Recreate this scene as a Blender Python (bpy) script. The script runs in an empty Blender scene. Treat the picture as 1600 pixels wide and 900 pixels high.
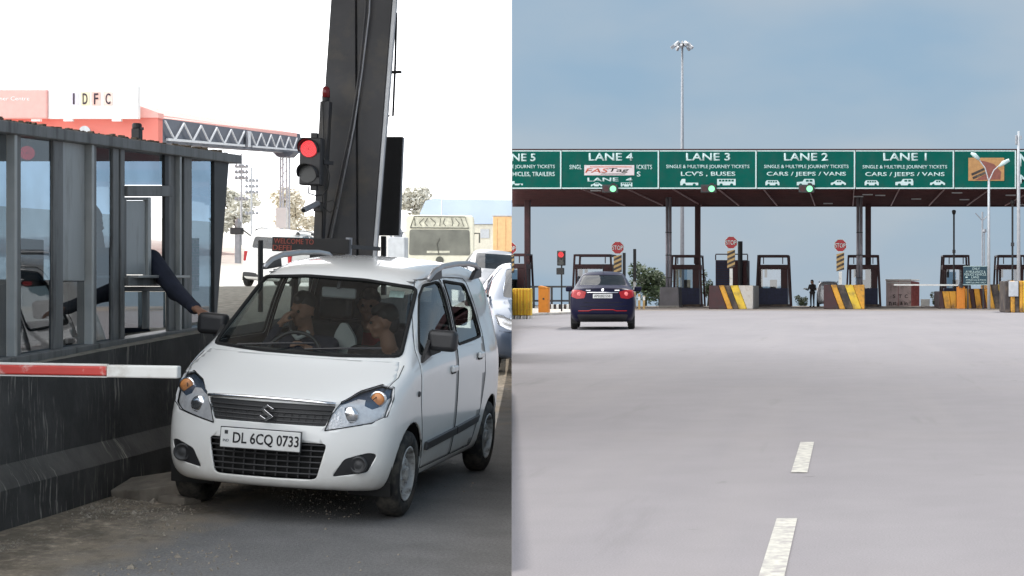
import bpy, bmesh, math, random
from mathutils import Vector, Matrix, noise
from mathutils.bvhtree import BVHTree

# ------------------------------------------------------------------ camera, sky, sun
S = bpy.context.scene
C = S.collection
F, CX, CY, CH = 2600.0, 1324.0, 455.0, 1.0      # focal length and principal point (px of a 1600 wide frame), eye height
cam = bpy.data.cameras.new('camera'); camo = bpy.data.objects.new('camera', cam); C.objects.link(camo)
camo.location = (0, 0, CH); camo.rotation_euler = (math.pi / 2, 0, 0)
cam.sensor_width = 36; cam.lens = F * 36 / 1600
cam.shift_x = (800 - CX) / 1600; cam.shift_y = (CY - 450) / 1600
cam.clip_start = .05; cam.clip_end = 6000
S.camera = camo
SEAM = (799.5 - CX) / F                          # the line between the two carriageways: x = SEAM * y
SUN_EL, SUN_AZ = math.radians(56), math.radians(30)   # azimuth from +Y (ahead) towards +X (right)

wd = bpy.data.worlds.new('World'); S.world = wd; wd.use_nodes = True
def build_world():
    nt = wd.node_tree; N = nt.nodes; L = nt.links
    for n in list(N): N.remove(n)
    def nd(t, **k):
        n = N.new(t)
        for a, b in k.items(): setattr(n, a, b)
        return n
    out = nd('ShaderNodeOutputWorld'); bg = nd('ShaderNodeBackground')
    bg.inputs['Strength'].default_value = .1
    sky = nd('ShaderNodeTexSky', sky_type='NISHITA', sun_disc=False)
    sky.sun_elevation = SUN_EL; sky.sun_rotation = SUN_AZ
    sky.dust_density = 2.0; sky.ozone_density = 1.5
    tc = nd('ShaderNodeTexCoord'); sep = nd('ShaderNodeSeparateXYZ'); L.new(tc.outputs['Generated'], sep.inputs[0])
    mp = nd('ShaderNodeMapping'); mp.inputs['Scale'].default_value = (5, 5, 11); L.new(tc.outputs['Generated'], mp.inputs[0])
    n1 = nd('ShaderNodeTexNoise'); n1.inputs['Scale'].default_value = 1.3; n1.inputs['Detail'].default_value = 4; n1.inputs['Roughness'].default_value = .45
    L.new(mp.outputs[0], n1.inputs['Vector'])
    r1 = nd('ShaderNodeValToRGB')                  # cloud veil over the right carriageway
    r1.color_ramp.elements[0].position = .34; r1.color_ramp.elements[0].color = (2.08, 3.1, 4.15, 1)
    r1.color_ramp.elements[1].position = .68; r1.color_ramp.elements[1].color = (3.0, 3.6, 4.2, 1)
    L.new(n1.outputs['Fac'], r1.inputs[0])
    r2 = nd('ShaderNodeValToRGB')                  # thicker bright veil over the left one
    r2.color_ramp.elements[0].position = .35; r2.color_ramp.elements[0].color = (17.5, 18, 19, 1)
    r2.color_ramp.elements[1].position = .6; r2.color_ramp.elements[1].color = (23, 23, 23, 1)
    L.new(n1.outputs['Fac'], r2.inputs[0])
    m = nd('ShaderNodeMath', operation='MULTIPLY'); m.inputs[1].default_value = -SEAM; L.new(sep.outputs['Y'], m.inputs[0])
    a = nd('ShaderNodeMath', operation='ADD'); L.new(sep.outputs['X'], a.inputs[0]); L.new(m.outputs[0], a.inputs[1])
    g = nd('ShaderNodeMath', operation='GREATER_THAN'); L.new(a.outputs[0], g.inputs[0]); g.inputs[1].default_value = 0
    mx = nd('ShaderNodeMix', data_type='RGBA'); L.new(g.outputs[0], mx.inputs['Factor'])
    L.new(r2.outputs[0], mx.inputs['A']); L.new(r1.outputs[0], mx.inputs['B'])
    m2 = nd('ShaderNodeMix', data_type='RGBA'); m2.inputs['Factor'].default_value = .94
    L.new(sky.outputs[0], m2.inputs['A']); L.new(mx.outputs['Result'], m2.inputs['B'])
    L.new(m2.outputs['Result'], bg.inputs['Color']); L.new(bg.outputs[0], out.inputs[0])
build_world()
sl = bpy.data.lights.new('sun', 'SUN'); sl.energy = 2.6; sl.angle = math.radians(.5); sl.color = (1, .95, .88)
slo = bpy.data.objects.new('sun', sl); C.objects.link(slo)
sd = Vector((math.sin(SUN_AZ) * math.cos(SUN_EL), math.cos(SUN_AZ) * math.cos(SUN_EL), math.sin(SUN_EL)))
slo.rotation_euler = sd.to_track_quat('Z', 'Y').to_euler(); slo.location = sd * 50
S.view_settings.view_transform = 'Standard'; S.view_settings.look = 'None'
S.view_settings.exposure = .5; S.view_settings.gamma = 1; S.view_settings.use_curve_mapping = False
S.render.engine = 'CYCLES'
S.cycles.max_bounces = 6; S.cycles.transparent_max_bounces = 12; S.cycles.use_denoising = True

# ------------------------------------------------------------------ helpers
rnd = random.Random(7)
def W(u, v, y):                      # photo pixel -> place, at y metres ahead
    return Vector(((u - CX) / F * y, y, CH - (v - CY) / F * y))
ROLL, PITCH, HL = .075, .016, 1.87   # cross-fall, gradient and eye height of the left carriageway
RL = Matrix.Rotation(ROLL, 4, 'Y') @ Matrix.Rotation(PITCH, 4, 'X')
ML = Matrix.Translation((0, 0, CH)) @ RL @ Matrix.Translation((0, 0, -HL))
_n = RL.to_3x3() @ Vector((0, 0, 1))
def gl(x, y): return CH - (HL + _n.x * x + _n.y * y) / _n.z     # height of the left road
def T(x, y, z, rz=0): return Matrix.Translation((x, y, z)) @ Matrix.Rotation(rz, 4, 'Z')

M = {}
def mat(name, col, rough=.6, metal=0., var=.12, scale=6., bump=0., bscale=40., spec=.5, coat=0., dirt=None, dscale=2., damt=.0, emit=None, estr=0., stretch=None):
    if name in M: return M[name]
    m = bpy.data.materials.new(name); m.use_nodes = True; nt = m.node_tree; N = nt.nodes; L = nt.links
    p = N['Principled BSDF']
    p.inputs['Roughness'].default_value = rough; p.inputs['Metallic'].default_value = metal
    p.inputs['Specular IOR Level'].default_value = spec; p.inputs['Coat Weight'].default_value = coat
    tc = N.new('ShaderNodeTexCoord'); co = tc.outputs['Object']
    if stretch:
        mp = N.new('ShaderNodeMapping'); mp.inputs['Scale'].default_value = stretch; L.new(co, mp.inputs[0]); co = mp.outputs[0]
    nz = N.new('ShaderNodeTexNoise'); nz.inputs['Scale'].default_value = scale; nz.inputs['Detail'].default_value = 5; L.new(co, nz.inputs['Vector'])
    rp = N.new('ShaderNodeValToRGB'); rp.color_ramp.elements[0].position = .3; rp.color_ramp.elements[1].position = .7
    lo = [c * (1 - var) for c in col]; hi = [min(1, c * (1 + var)) for c in col]
    rp.color_ramp.elements[0].color = (*lo, 1); rp.color_ramp.elements[1].color = (*hi, 1)
    L.new(nz.outputs['Fac'], rp.inputs[0]); c = rp.outputs[0]
    if dirt:
        n2 = N.new('ShaderNodeTexNoise'); n2.inputs['Scale'].default_value = dscale; n2.inputs['Detail'].default_value = 8; n2.inputs['Roughness'].default_value = .65; L.new(co, n2.inputs['Vector'])
        r2 = N.new('ShaderNodeValToRGB'); r2.color_ramp.elements[0].position = .62 - damt * .35; r2.color_ramp.elements[1].position = .75 - damt * .2
        L.new(n2.outputs['Fac'], r2.inputs[0])
        mx = N.new('ShaderNodeMix'); mx.data_type = 'RGBA'; L.new(r2.outputs[0], mx.inputs['Factor']); L.new(c, mx.inputs['A']); mx.inputs['B'].default_value = (*dirt, 1); c = mx.outputs['Result']
    L.new(c, p.inputs['Base Color'])
    if bump:
        nb = N.new('ShaderNodeTexNoise'); nb.inputs['Scale'].default_value = bscale; nb.inputs['Detail'].default_value = 6; L.new(co, nb.inputs['Vector'])
        b = N.new('ShaderNodeBump'); b.inputs['Strength'].default_value = bump; b.inputs['Distance'].default_value = .01; L.new(nb.outputs['Fac'], b.inputs['Height']); L.new(b.outputs[0], p.inputs['Normal'])
    if emit: p.inputs['Emission Color'].default_value = (*emit, 1); p.inputs['Emission Strength'].default_value = estr
    M[name] = m; return m
def glass(name, tint, alpha_dark, rough=.02, ior=1.5):
    m = bpy.data.materials.new(name); m.use_nodes = True; nt = m.node_tree; N = nt.nodes; L = nt.links
    N.remove(N['Principled BSDF']); o = N['Material Output']
    tr = N.new('ShaderNodeBsdfTransparent'); tr.inputs[0].default_value = (*tint, 1)
    gl_ = N.new('ShaderNodeBsdfGlossy'); gl_.inputs['Roughness'].default_value = rough; gl_.inputs['Color'].default_value = (1, 1, 1, 1)
    df = N.new('ShaderNodeBsdfDiffuse'); df.inputs[0].default_value = (.25, .25, .23, 1)      # film of dust
    tc = N.new('ShaderNodeTexCoord'); nz = N.new('ShaderNodeTexNoise'); nz.inputs['Scale'].default_value = 3; nz.inputs['Detail'].default_value = 6; L.new(tc.outputs['Object'], nz.inputs['Vector'])
    mr = N.new('ShaderNodeMapRange'); mr.inputs[1].default_value = .4; mr.inputs[2].default_value = .75; mr.inputs[4].default_value = alpha_dark; L.new(nz.outputs['Fac'], mr.inputs[0])
    lw = N.new('ShaderNodeLayerWeight'); lw.inputs[0].default_value = .5
    pw = N.new('ShaderNodeMath'); pw.operation = 'POWER'; pw.inputs[1].default_value = 5; L.new(lw.outputs['Facing'], pw.inputs[0])
    r0 = ((ior - 1) / (ior + 1)) ** 2 * 1.8
    fr = N.new('ShaderNodeMapRange'); fr.inputs[3].default_value = r0; fr.inputs[4].default_value = 1; L.new(pw.outputs[0], fr.inputs[0])
    m1 = N.new('ShaderNodeMixShader'); L.new(mr.outputs[0], m1.inputs[0]); L.new(tr.outputs[0], m1.inputs[1]); L.new(df.outputs[0], m1.inputs[2])
    m2 = N.new('ShaderNodeMixShader'); L.new(fr.outputs[0], m2.inputs[0]); L.new(m1.outputs[0], m2.inputs[1]); L.new(gl_.outputs[0], m2.inputs[2])
    L.new(m2.outputs[0], o.inputs[0]); M[name] = m; return m

class MB:
    """collects shapes, builds ONE mesh object"""
    def __init__(s): s.v = []; s.f = []; s.mi = []
    def add(s, vs, fs, mi=0):
        o = len(s.v); s.v += [tuple(x) for x in vs]; s.f += [tuple(i + o for i in q) for q in fs]; s.mi += [mi] * len(fs); return s
    def box(s, c, d, m=None, mi=0):
        x, y, z = (k / 2 for k in d)
        vs = [Vector((sx * x, sy * y, sz * z)) for sx in (-1, 1) for sy in (-1, 1) for sz in (-1, 1)]
        if m: vs = [m.to_3x3() @ q for q in vs]
        vs = [q + Vector(c) for q in vs]
        return s.add(vs, [(0, 1, 3, 2), (4, 6, 7, 5), (0, 4, 5, 1), (2, 3, 7, 6), (0, 2, 6, 4), (1, 5, 7, 3)], mi)
    def bb(s, lo, hi, mi=0):
        return s.box([(a + b) / 2 for a, b in zip(lo, hi)], [b - a for a, b in zip(lo, hi)], None, mi)
    def tube(s, pts, r, n=10, mi=0, cap=True):
        pts = [Vector(p) for p in pts]; rs = r if isinstance(r, (list, tuple)) else [r] * len(pts); vs = []
        up = None
        for i, p in enumerate(pts):
            d = (pts[min(i + 1, len(pts) - 1)] - pts[max(i - 1, 0)]).normalized()
            if up is None: up = Vector((0, 0, 1)) if abs(d.z) < .9 else Vector((1, 0, 0))
            a = d.cross(up).normalized(); b = a.cross(d).normalized(); up = b
            for k in range(n):
                t = 2 * math.pi * k / n; vs.append(p + rs[i] * (math.cos(t) * a + math.sin(t) * b))
        fs = [(i * n + k, i * n + (k + 1) % n, (i + 1) * n + (k + 1) % n, (i + 1) * n + k) for i in range(len(pts) - 1) for k in range(n)]
        if cap: fs += [tuple(reversed(range(n))), tuple(range((len(pts) - 1) * n, len(pts) * n))]
        return s.add(vs, fs, mi)
    def bar(s, a, b, w, h, mi=0):            # square bar from a to b
        a, b = Vector(a), Vector(b); d = (b - a).normalized(); up = Vector((0, 0, 1)) if abs(d.z) < .95 else Vector((0, 1, 0))
        x = d.cross(up).normalized(); z = x.cross(d)
        vs = [p + sx * x * w / 2 + sz * z * h / 2 for p in (a, b) for sx, sz in ((-1, -1), (1, -1), (1, 1), (-1, 1))]
        return s.add(vs, [(3, 2, 1, 0), (4, 5, 6, 7), (0, 1, 5, 4), (1, 2, 6, 5), (2, 3, 7, 6), (3, 0, 4, 7)], mi)
    def lathe(s, prof, n=24, axis='Z', c=(0, 0, 0), mi=0, closed=False, caps=True):   # prof: (radius, along)
        vs = []
        for r, h in prof:
            for k in range(n):
                t = 2 * math.pi * k / n; a, b = r * math.cos(t), r * math.sin(t)
                q = {'Z': (a, b, h), 'X': (h, a, b), 'Y': (a, h, b)}[axis]
                vs.append(Vector(q) + Vector(c))
        m = len(prof); rr = range(m if closed else m - 1)
        fs = [(i * n + k, i * n + (k + 1) % n, ((i + 1) % m) * n + (k + 1) % n, ((i + 1) % m) * n + k) for i in rr for k in range(n)]
        if not closed and caps:
            fs += [tuple(range(n)), tuple(range((m - 1) * n, m * n))]
        return s.add(vs, fs, mi)
    def prism(s, poly, plane, a, b, mi=0):   # poly in 2D, extruded along the missing axis from a to b
        def P(p, h): return {'XZ': (p[0], h, p[1]), 'YZ': (h, p[0], p[1]), 'XY': (p[0], p[1], h)}[plane]
        n = len(poly); vs = [P(p, a) for p in poly] + [P(p, b) for p in poly]
        return s.add(vs, [tuple(range(n)), tuple(range(2 * n - 1, n - 1, -1))] + [(i, i + n, (i + 1) % n + n, (i + 1) % n) for i in range(n)], mi)
    def hexa(s, a, b, mi=0):                 # two quads joined
        return s.add(list(a) + list(b), [(0, 1, 2, 3), (7, 6, 5, 4)] + [(i, i + 4, (i + 1) % 4 + 4, (i + 1) % 4) for i in range(4)], mi)
    def build(s, name, m, parent=None, smooth=False, bevel=0, seg=2, sub=0, mw=None):
        me = bpy.data.meshes.new(name); me.from_pydata(s.v, [], s.f); me.validate()
        bm = bmesh.new(); bm.from_mesh(me); bmesh.ops.recalc_face_normals(bm, faces=bm.faces); bm.to_mesh(me); bm.free()
        ms = m if isinstance(m, (list, tuple)) else [m]
        for k in ms: me.materials.append(M[k] if isinstance(k, str) else k)
        if len(me.polygons) == len(s.mi):
            for p, i in zip(me.polygons, s.mi): p.material_index = i
        return fin(me, name, parent, smooth, bevel, seg, sub, mw)
def fin(me, name, parent=None, smooth=False, bevel=0, seg=2, sub=0, mw=None):
    o = bpy.data.objects.new(name, me); C.objects.link(o)
    if parent: o.parent = parent
    if mw is not None: o.matrix_world = mw
    if sub:
        k = o.modifiers.new('sub', 'SUBSURF'); k.levels = k.render_levels = sub
    if bevel:
        k = o.modifiers.new('bev', 'BEVEL'); k.width = bevel; k.segments = seg; k.limit_method = 'ANGLE'; k.angle_limit = .6
    if smooth:
        for p in me.polygons: p.use_smooth = True
    return o
def auto(o, deg=35):                          # smooth except across sharp edges
    me = o.data
    bm = bmesh.new(); bm.from_mesh(me)
    for f in bm.faces: f.smooth = True
    for e in bm.edges:
        if len(e.link_faces) == 2 and e.calc_face_angle(0) > math.radians(deg): e.smooth = False
    bm.to_mesh(me); bm.free(); return o
def tag(o, label, cat, group=None):
    o['label'] = label; o['category'] = cat
    if group: o['group'] = group
    return o
def thing(name, label, cat, mw=None, group=None):
    o = bpy.data.objects.new(name, None); C.objects.link(o); o.empty_display_size = .2
    if mw is not None: o.matrix_world = mw
    return tag(o, label, cat, group)
def struct(o): o['kind'] = 'structure'; return o
def kids(o): return [c for c in bpy.data.objects if c.parent == o]
def dup(root, mw, label, group=None):
    r = root.copy(); C.objects.link(r); r.matrix_world = mw; r['label'] = label
    if group: r['group'] = group
    for c in kids(root):
        d = c.copy(); C.objects.link(d); d.parent = r
        for e in kids(c):
            g = e.copy(); C.objects.link(g); g.parent = d
    return r
def text(body, name, m, parent, loc, size, rot=(math.pi / 2, 0, 0), width=None, bold=.0, ext=.004, align='CENTER', height=None):
    cu = bpy.data.curves.new(name, 'FONT'); cu.body = body; cu.size = 1; cu.align_x = align; cu.align_y = 'CENTER'
    cu.offset = bold; cu.extrude = 0; cu.resolution_u = 3
    t = bpy.data.objects.new('tmp', cu); C.objects.link(t)
    bpy.context.view_layer.update(); dg = bpy.context.evaluated_depsgraph_get()
    me = bpy.data.meshes.new_from_object(t.evaluated_get(dg)); bpy.data.objects.remove(t)
    xs = [v.co.x for v in me.vertices]; ys = [v.co.y for v in me.vertices]
    w = max(xs) - min(xs); h = max(ys) - min(ys)
    sy = height / h if height else size; sx = width / w if width else sy
    mx = (max(xs) + min(xs)) / 2 if align == 'CENTER' else 0; my = (max(ys) + min(ys)) / 2
    for v in me.vertices: v.co = Vector(((v.co.x - mx) * sx, (v.co.y - my) * sy, 0))
    bm = bmesh.new(); bm.from_mesh(me)
    r = bmesh.ops.extrude_face_region(bm, geom=list(bm.faces))
    bmesh.ops.translate(bm, verts=[q for q in r['geom'] if isinstance(q, bmesh.types.BMVert)], vec=(0, 0, ext))
    bmesh.ops.recalc_face_normals(bm, faces=bm.faces); bm.to_mesh(me); bm.free()
    me.materials.clear(); me.materials.append(M[m]); me.name = name
    o = bpy.data.objects.new(name, me); C.objects.link(o)
    if parent: o.parent = parent
    o.location = loc; o.rotation_euler = rot
    return o
def seam_cut(root, keep_right):               # end a thing flush at the line between the carriageways
    bpy.context.view_layer.update()
    todo = [root] + kids(root) + [g for c in kids(root) for g in kids(c)]
    nrm = Vector((1, -SEAM, 0)).normalized(); dead = []
    dg = bpy.context.evaluated_depsgraph_get()
    got = [(o, bpy.data.meshes.new_from_object(o.evaluated_get(dg)), o.matrix_world.copy()) for o in todo if o.type == 'MESH']
    for o, me, mwo in got:
        mi = mwo.inverted()
        bm = bmesh.new(); bm.from_mesh(me)
        r = bmesh.ops.bisect_plane(bm, geom=bm.verts[:] + bm.edges[:] + bm.faces[:], plane_co=mi @ Vector((0, 0, 0)), plane_no=(mwo.to_3x3().transposed() @ nrm).normalized(), clear_inner=keep_right, clear_outer=not keep_right)
        ed = [e for e in r['geom_cut'] if isinstance(e, bmesh.types.BMEdge)]
        try: bmesh.ops.holes_fill(bm, edges=ed, sides=0)
        except Exception: pass
        if not bm.faces:
            bm.free(); dead.append(o); continue
        bm.to_mesh(me); bm.free(); o.modifiers.clear(); o.data = me
    for o in dead:
        for c in kids(o): bpy.data.objects.remove(c)
    for o in dead:
        try: bpy.data.objects.remove(o)
        except ReferenceError: pass

# ------------------------------------------------------------------ materials
mat('green_sign', (.0, .092, .070), .55, var=.14, scale=.7, spec=.08, dirt=(.01, .085, .068), dscale=1.5, damt=.5)
mat('sign_white', (.52, .66, .65), .5, var=.05)
mat('white_paint', (.72, .72, .69), .55, var=.06, dirt=(.35, .3, .24), damt=.2)
mat('road_paint', (.46, .45, .40), .7, var=.12, scale=20, dirt=(.27, .255, .25), damt=.6, dscale=14)
mat('black', (.012, .012, .013), .5, var=.2)
mat('rubber', (.018, .018, .018), .85, var=.3, scale=14, dirt=(.09, .08, .065), damt=.45, dscale=7)
mat('black_plastic', (.02, .02, .022), .45, var=.2)
mat('dark_steel', (.035, .036, .04), .55, var=.18, scale=3, dirt=(.07, .062, .05), damt=.35, dscale=2)
mat('maroon_steel', (.05, .013, .015), .6, var=.25, scale=1.5, dirt=(.03, .02, .02), damt=.3)
mat('grey_steel', (.30, .31, .33), .45, .4, var=.12)
mat('pale_steel', (.5, .52, .54), .5, .2, var=.1)
mat('chrome', (.8, .8, .82), .12, 1., var=.03)
mat('concrete', (.36, .34, .31), .9, var=.15, scale=3, bump=.3, dirt=(.2, .18, .15), damt=.4)
mat('pale_concrete', (.55, .52, .48), .9, var=.1, scale=2, bump=.2, dirt=(.4, .34, .27), damt=.35)
mat('yellow', (.78, .52, .04), .6, var=.15, dirt=(.25, .16, .05), damt=.35, scale=4)
mat('orange_yellow', (.70, .34, .03), .6, var=.15, dirt=(.2, .1, .03), damt=.4, scale=4)
mat('orange', (.72, .24, .02), .5, var=.08, dirt=(.3, .13, .04), damt=.2)
mat('stripe_black', (.03, .022, .02), .6, var=.25, dirt=(.14, .1, .07), damt=.4)
mat('stop_red', (.33, .008, .014), .45, var=.08)
mat('red_lens', (.36, .008, .012), .2, var=.1)
mat('amber', (.62, .25, .08), .3, var=.1)
mat('led_red', (.3, .01, .01), .4, emit=(1, .07, .08), estr=1.3)
mat('led_green', (.1, .5, .2), .4, emit=(.25, .85, .4), estr=.9)
mat('lens_dark', (.06, .062, .06), .35, var=.15)
mat('skin', (.27, .14, .09), .55, var=.1, spec=.4)
mat('hair', (.012, .01, .009), .6, var=.3)
mat('navy_cloth', (.018, .022, .04), .85, var=.25, bump=.2)
mat('dark_cloth', (.022, .02, .022), .85, var=.25)
mat('brown_cloth', (.03, .024, .024), .85, var=.6, scale=28, dirt=(.13, .08, .045), dscale=14, damt=.25)
mat('red_cloth', (.45, .015, .02), .8, var=.2)
mat('white_cloth', (.55, .55, .52), .8, var=.1)
mat('leaf', (.055, .085, .03), .6, var=.5, scale=1.5)
mat('leaf_pale', (.30, .29, .22), .7, var=.2, scale=1.)
mat('bark', (.09, .065, .045), .9, var=.3)
# ------------------------------------------------------------------ the ground
def road_mat(name, base, base2, dust=None, dust_x=None, patch=.25, fine=220., rough=.85, bump=.35, cracks=False):
    m = bpy.data.materials.new(name); m.use_nodes = True; nt = m.node_tree; N = nt.nodes; L = nt.links
    p = N['Principled BSDF']; p.inputs['Roughness'].default_value = rough; p.inputs['Specular IOR Level'].default_value = .3
    tc = N.new('ShaderNodeTexCoord'); co = tc.outputs['Object']
    def nz(sc, det=6, ro=.6, st=None):
        c = co
        if st: mp = N.new('ShaderNodeMapping'); mp.inputs['Scale'].default_value = st; L.new(co, mp.inputs[0]); c = mp.outputs[0]
        n = N.new('ShaderNodeTexNoise'); n.inputs['Scale'].default_value = sc; n.inputs['Detail'].default_value = det; n.inputs['Roughness'].default_value = ro; L.new(c, n.inputs['Vector']); return n.outputs['Fac']
    def ramp(i, a, b, ca, cb):
        r = N.new('ShaderNodeValToRGB'); r.color_ramp.elements[0].position = a; r.color_ramp.elements[1].position = b
        r.color_ramp.elements[0].color = (*ca, 1); r.color_ramp.elements[1].color = (*cb, 1); L.new(i, r.inputs[0]); return r.outputs[0]
    def mix(f, a, b, mode='MIX'):
        x = N.new('ShaderNodeMix'); x.data_type = 'RGBA'; x.blend_type = mode
        if isinstance(f, float): x.inputs['Factor'].default_value = f
        else: L.new(f, x.inputs['Factor'])
        L.new(a, x.inputs['A'])
        if isinstance(b, tuple): x.inputs['B'].default_value = (*b, 1)
        else: L.new(b, x.inputs['B'])
        return x.outputs['Result']
    c = ramp(nz(.35, 5, .55, (1, .35, 1)), .3, .7, base, base2)
    c = mix(patch, c, ramp(nz(2.2), .3, .7, (.35,) * 3, (.65,) * 3), 'OVERLAY')
    c = mix(.35, c, ramp(nz(fine, 2), .3, .7, (.3,) * 3, (.7,) * 3), 'OVERLAY')
    if dust: c = mix(.55, c, ramp(nz(55, 6, .75), .32, .68, (.22,) * 3, (.78,) * 3), 'OVERLAY')
    if dust:
        sx = N.new('ShaderNodeSeparateXYZ'); L.new(co, sx.inputs[0])
        mr = N.new('ShaderNodeMapRange'); mr.inputs[1].default_value = dust_x[0]; mr.inputs[2].default_value = dust_x[1]; mr.inputs[3].default_value = .34; mr.inputs[4].default_value = -.25; L.new(sx.outputs['X'], mr.inputs[0])
        ad = N.new('ShaderNodeMath'); ad.operation = 'ADD'; L.new(nz(1.6, 9, .68, (1, .5, 1)), ad.inputs[0]); L.new(mr.outputs[0], ad.inputs[1])
        c = mix(ramp(ad.outputs[0], .5, .78, (0, 0, 0), (1, 1, 1)), c, dust)
        ad2 = N.new('ShaderNodeMath'); ad2.operation = 'ADD'; L.new(nz(13, 8, .75), ad2.inputs[0]); L.new(mr.outputs[0], ad2.inputs[1])
        c = mix(ramp(ad2.outputs[0], .70, .84, (0, 0, 0), (1, 1, 1)), c, tuple(k * 1.8 for k in dust))
        ad3 = N.new('ShaderNodeMath'); ad3.operation = 'ADD'; L.new(nz(5, 8, .75, (1, .6, 1)), ad3.inputs[0]); L.new(mr.outputs[0], ad3.inputs[1])
        c = mix(ramp(ad3.outputs[0], .62, .80, (0, 0, 0), (.8,) * 3), c, tuple(k * .42 for k in dust))
    if cracks:
        sx = N.new('ShaderNodeSeparateXYZ'); L.new(co, sx.inputs[0])
        w = N.new('ShaderNodeTexWave'); w.bands_direction = 'Y'; w.inputs['Scale'].default_value = .055; w.inputs['Distortion'].default_value = .6; w.inputs['Detail'].default_value = 3; w.inputs['Detail Scale'].default_value = .4; L.new(co, w.inputs['Vector'])
        c = mix(ramp(w.outputs['Fac'], .0, .05, (.16,) * 3, (0, 0, 0)), c, (.22, .2, .2))
        c = mix(ramp(nz(.5, 4, .5, (3, .1, 1)), .5, .75, (0, 0, 0), (.3,) * 3), c, (.26, .24, .24))
        c = mix(ramp(nz(1.1, 7, .62, (2.2, .22, 1)), .60, .74, (0, 0, 0), (.35,) * 3), c, (.12, .115, .115))
        c = mix(ramp(nz(3.5, 3, .5), .72, .78, (0, 0, 0), (.5,) * 3), c, (.1, .095, .095))
    L.new(c, p.inputs['Base Color'])
    b = N.new('ShaderNodeBump'); b.inputs['Strength'].default_value = bump; b.inputs['Distance'].default_value = .006
    L.new(nz(fine * .7, 4), b.inputs['Height']); L.new(b.outputs[0], p.inputs['Normal'])
    M[name] = m
road_mat('asphalt_dark', (.155, .152, .15), (.215, .21, .205), (.27, .225, .17), (-4.8, -2.4), patch=.5, fine=160, bump=.8)
road_mat('sunlit_road', (.52, .50, .46), (.64, .61, .56), patch=.15, fine=60)  # strong sunlight on the far road, put into a paler surface colour
road_mat('asphalt_pale', (.195, .184, .196), (.226, .214, .224), patch=.14, fine=130, cracks=True, bump=.25)
road_mat('dusty_strip', (.29, .245, .205), (.37, .32, .28), patch=.3, fine=30)
road_mat('dry_soil', (.22, .19, .13), (.30, .26, .18), patch=.4, fine=20)
mat('wall_dark', (.028, .027, .026), .85, var=.25, scale=2.5, bump=.5, bscale=18)

# left carriageway: a sheet in its own sloping frame (object frame = that slope)
def left_sheet(name, y0, y1, m, dz, x_far=-700):
    inv = ML.inverted(); b = MB()
    ys = [y0 + (y1 - y0) * i / 12 for i in range(13)] if y1 < 100 else [y0 + (y1 - y0) * (i / 12) ** 2 for i in range(13)]
    vs = []
    for y in ys:
        xs = SEAM * y; xl = min(xs - 3, x_far)
        for k in range(7):
            x = xs + (xl - xs) * (k / 6) ** 2
            vs.append(inv @ Vector((x, y, gl(x, y) + dz)))
    b.add(vs, [(i * 7 + k, (i + 1) * 7 + k, (i + 1) * 7 + k + 1, i * 7 + k + 1) for i in range(12) for k in range(6)])
    return struct(b.build(name, m, mw=ML))
left_sheet('lane_road', -60, 30, 'asphalt_dark', 0, -60)
left_sheet('sunlit_ground', 30.0, 600, 'sunlit_road', 0)
# right carriageway: level up to the crest beyond the toll line, then falling away
b = MB(); vs = []
RS = [(-60, 0), (0, 0), (12, 0), (30, 0), (60, 0), (112, 0), (118, -.06), (130, -.3), (400, -9), (2500, -75)]
for y, z in RS:
    xs = SEAM * y
    for k in range(5): vs.append((xs + (max(900, y * .9) - xs) * (k / 4) ** 2, y, z))
b.add(vs, [(i * 5 + k, i * 5 + k + 1, (i + 1) * 5 + k + 1, (i + 1) * 5 + k) for i in range(len(RS) - 1) for k in range(4)])
struct(b.build('highway_road', 'asphalt_pale'))
b = MB(); vs = []
for i in range(41):
    f = i / 40; y0, y1 = 86 + 2.5 * noise.noise((i * .7, 0, 3)), 111.5
    vs += [(SEAM * y0 + (30 - SEAM * y0) * f, y0, .004), (SEAM * y1 + (30 - SEAM * y1) * f, y1, .004)]
b.add(vs, [(2 * i, 2 * i + 2, 2 * i + 3, 2 * i + 1) for i in range(40)])
struct(b.build('dusty_pavement', 'dusty_strip'))
b = MB()                                                    # low retaining wall between the two levels
ys = [-60 + 6 * i for i in range(111)]
vs = []
for y in ys:
    x = SEAM * y; a, c_ = sorted((gl(x, y), 0 if y < 112 else -.06 - (y - 118) * .033))
    if 0 <= y <= 42: c_ += .0
    vs += [(x - .0004, y, a - .2), (x - .0004, y, c_), (x + .0004, y, a - .2), (x + .0004, y, c_)]
b.add(vs, [q for i in range(110) for o in [4 * i] for q in ((o, o + 4, o + 5, o + 1), (o + 2, o + 3, o + 7, o + 6), (o + 1, o + 5, o + 7, o + 3))])
struct(b.build('retaining_wall', 'concrete'))
# broken lane line
lm = None
for i in range(3):
    y0 = 9.15 - 3.7 * i; xc = (1260 - 1324) / F * 10.97
    b = MB(); n = 6
    for k in range(n):
        a, c_ = y0 + 1.85 * k / n, y0 + 1.85 * (k + 1) / n
        xa, xb = -.265 + .0 * a, -.265
        ja, jc = (.004 * noise.noise((k, i, 1)) for _ in (0, 1))
        b.add([(xa - .045 + ja, a, .004), (xa + .045 + ja, a, .004), (xb + .045 + jc, c_, .004), (xb - .045 + jc, c_, .004)], [(0, 1, 2, 3)])
    o = b.build('lane_marking', 'road_paint'); struct(o)

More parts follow.
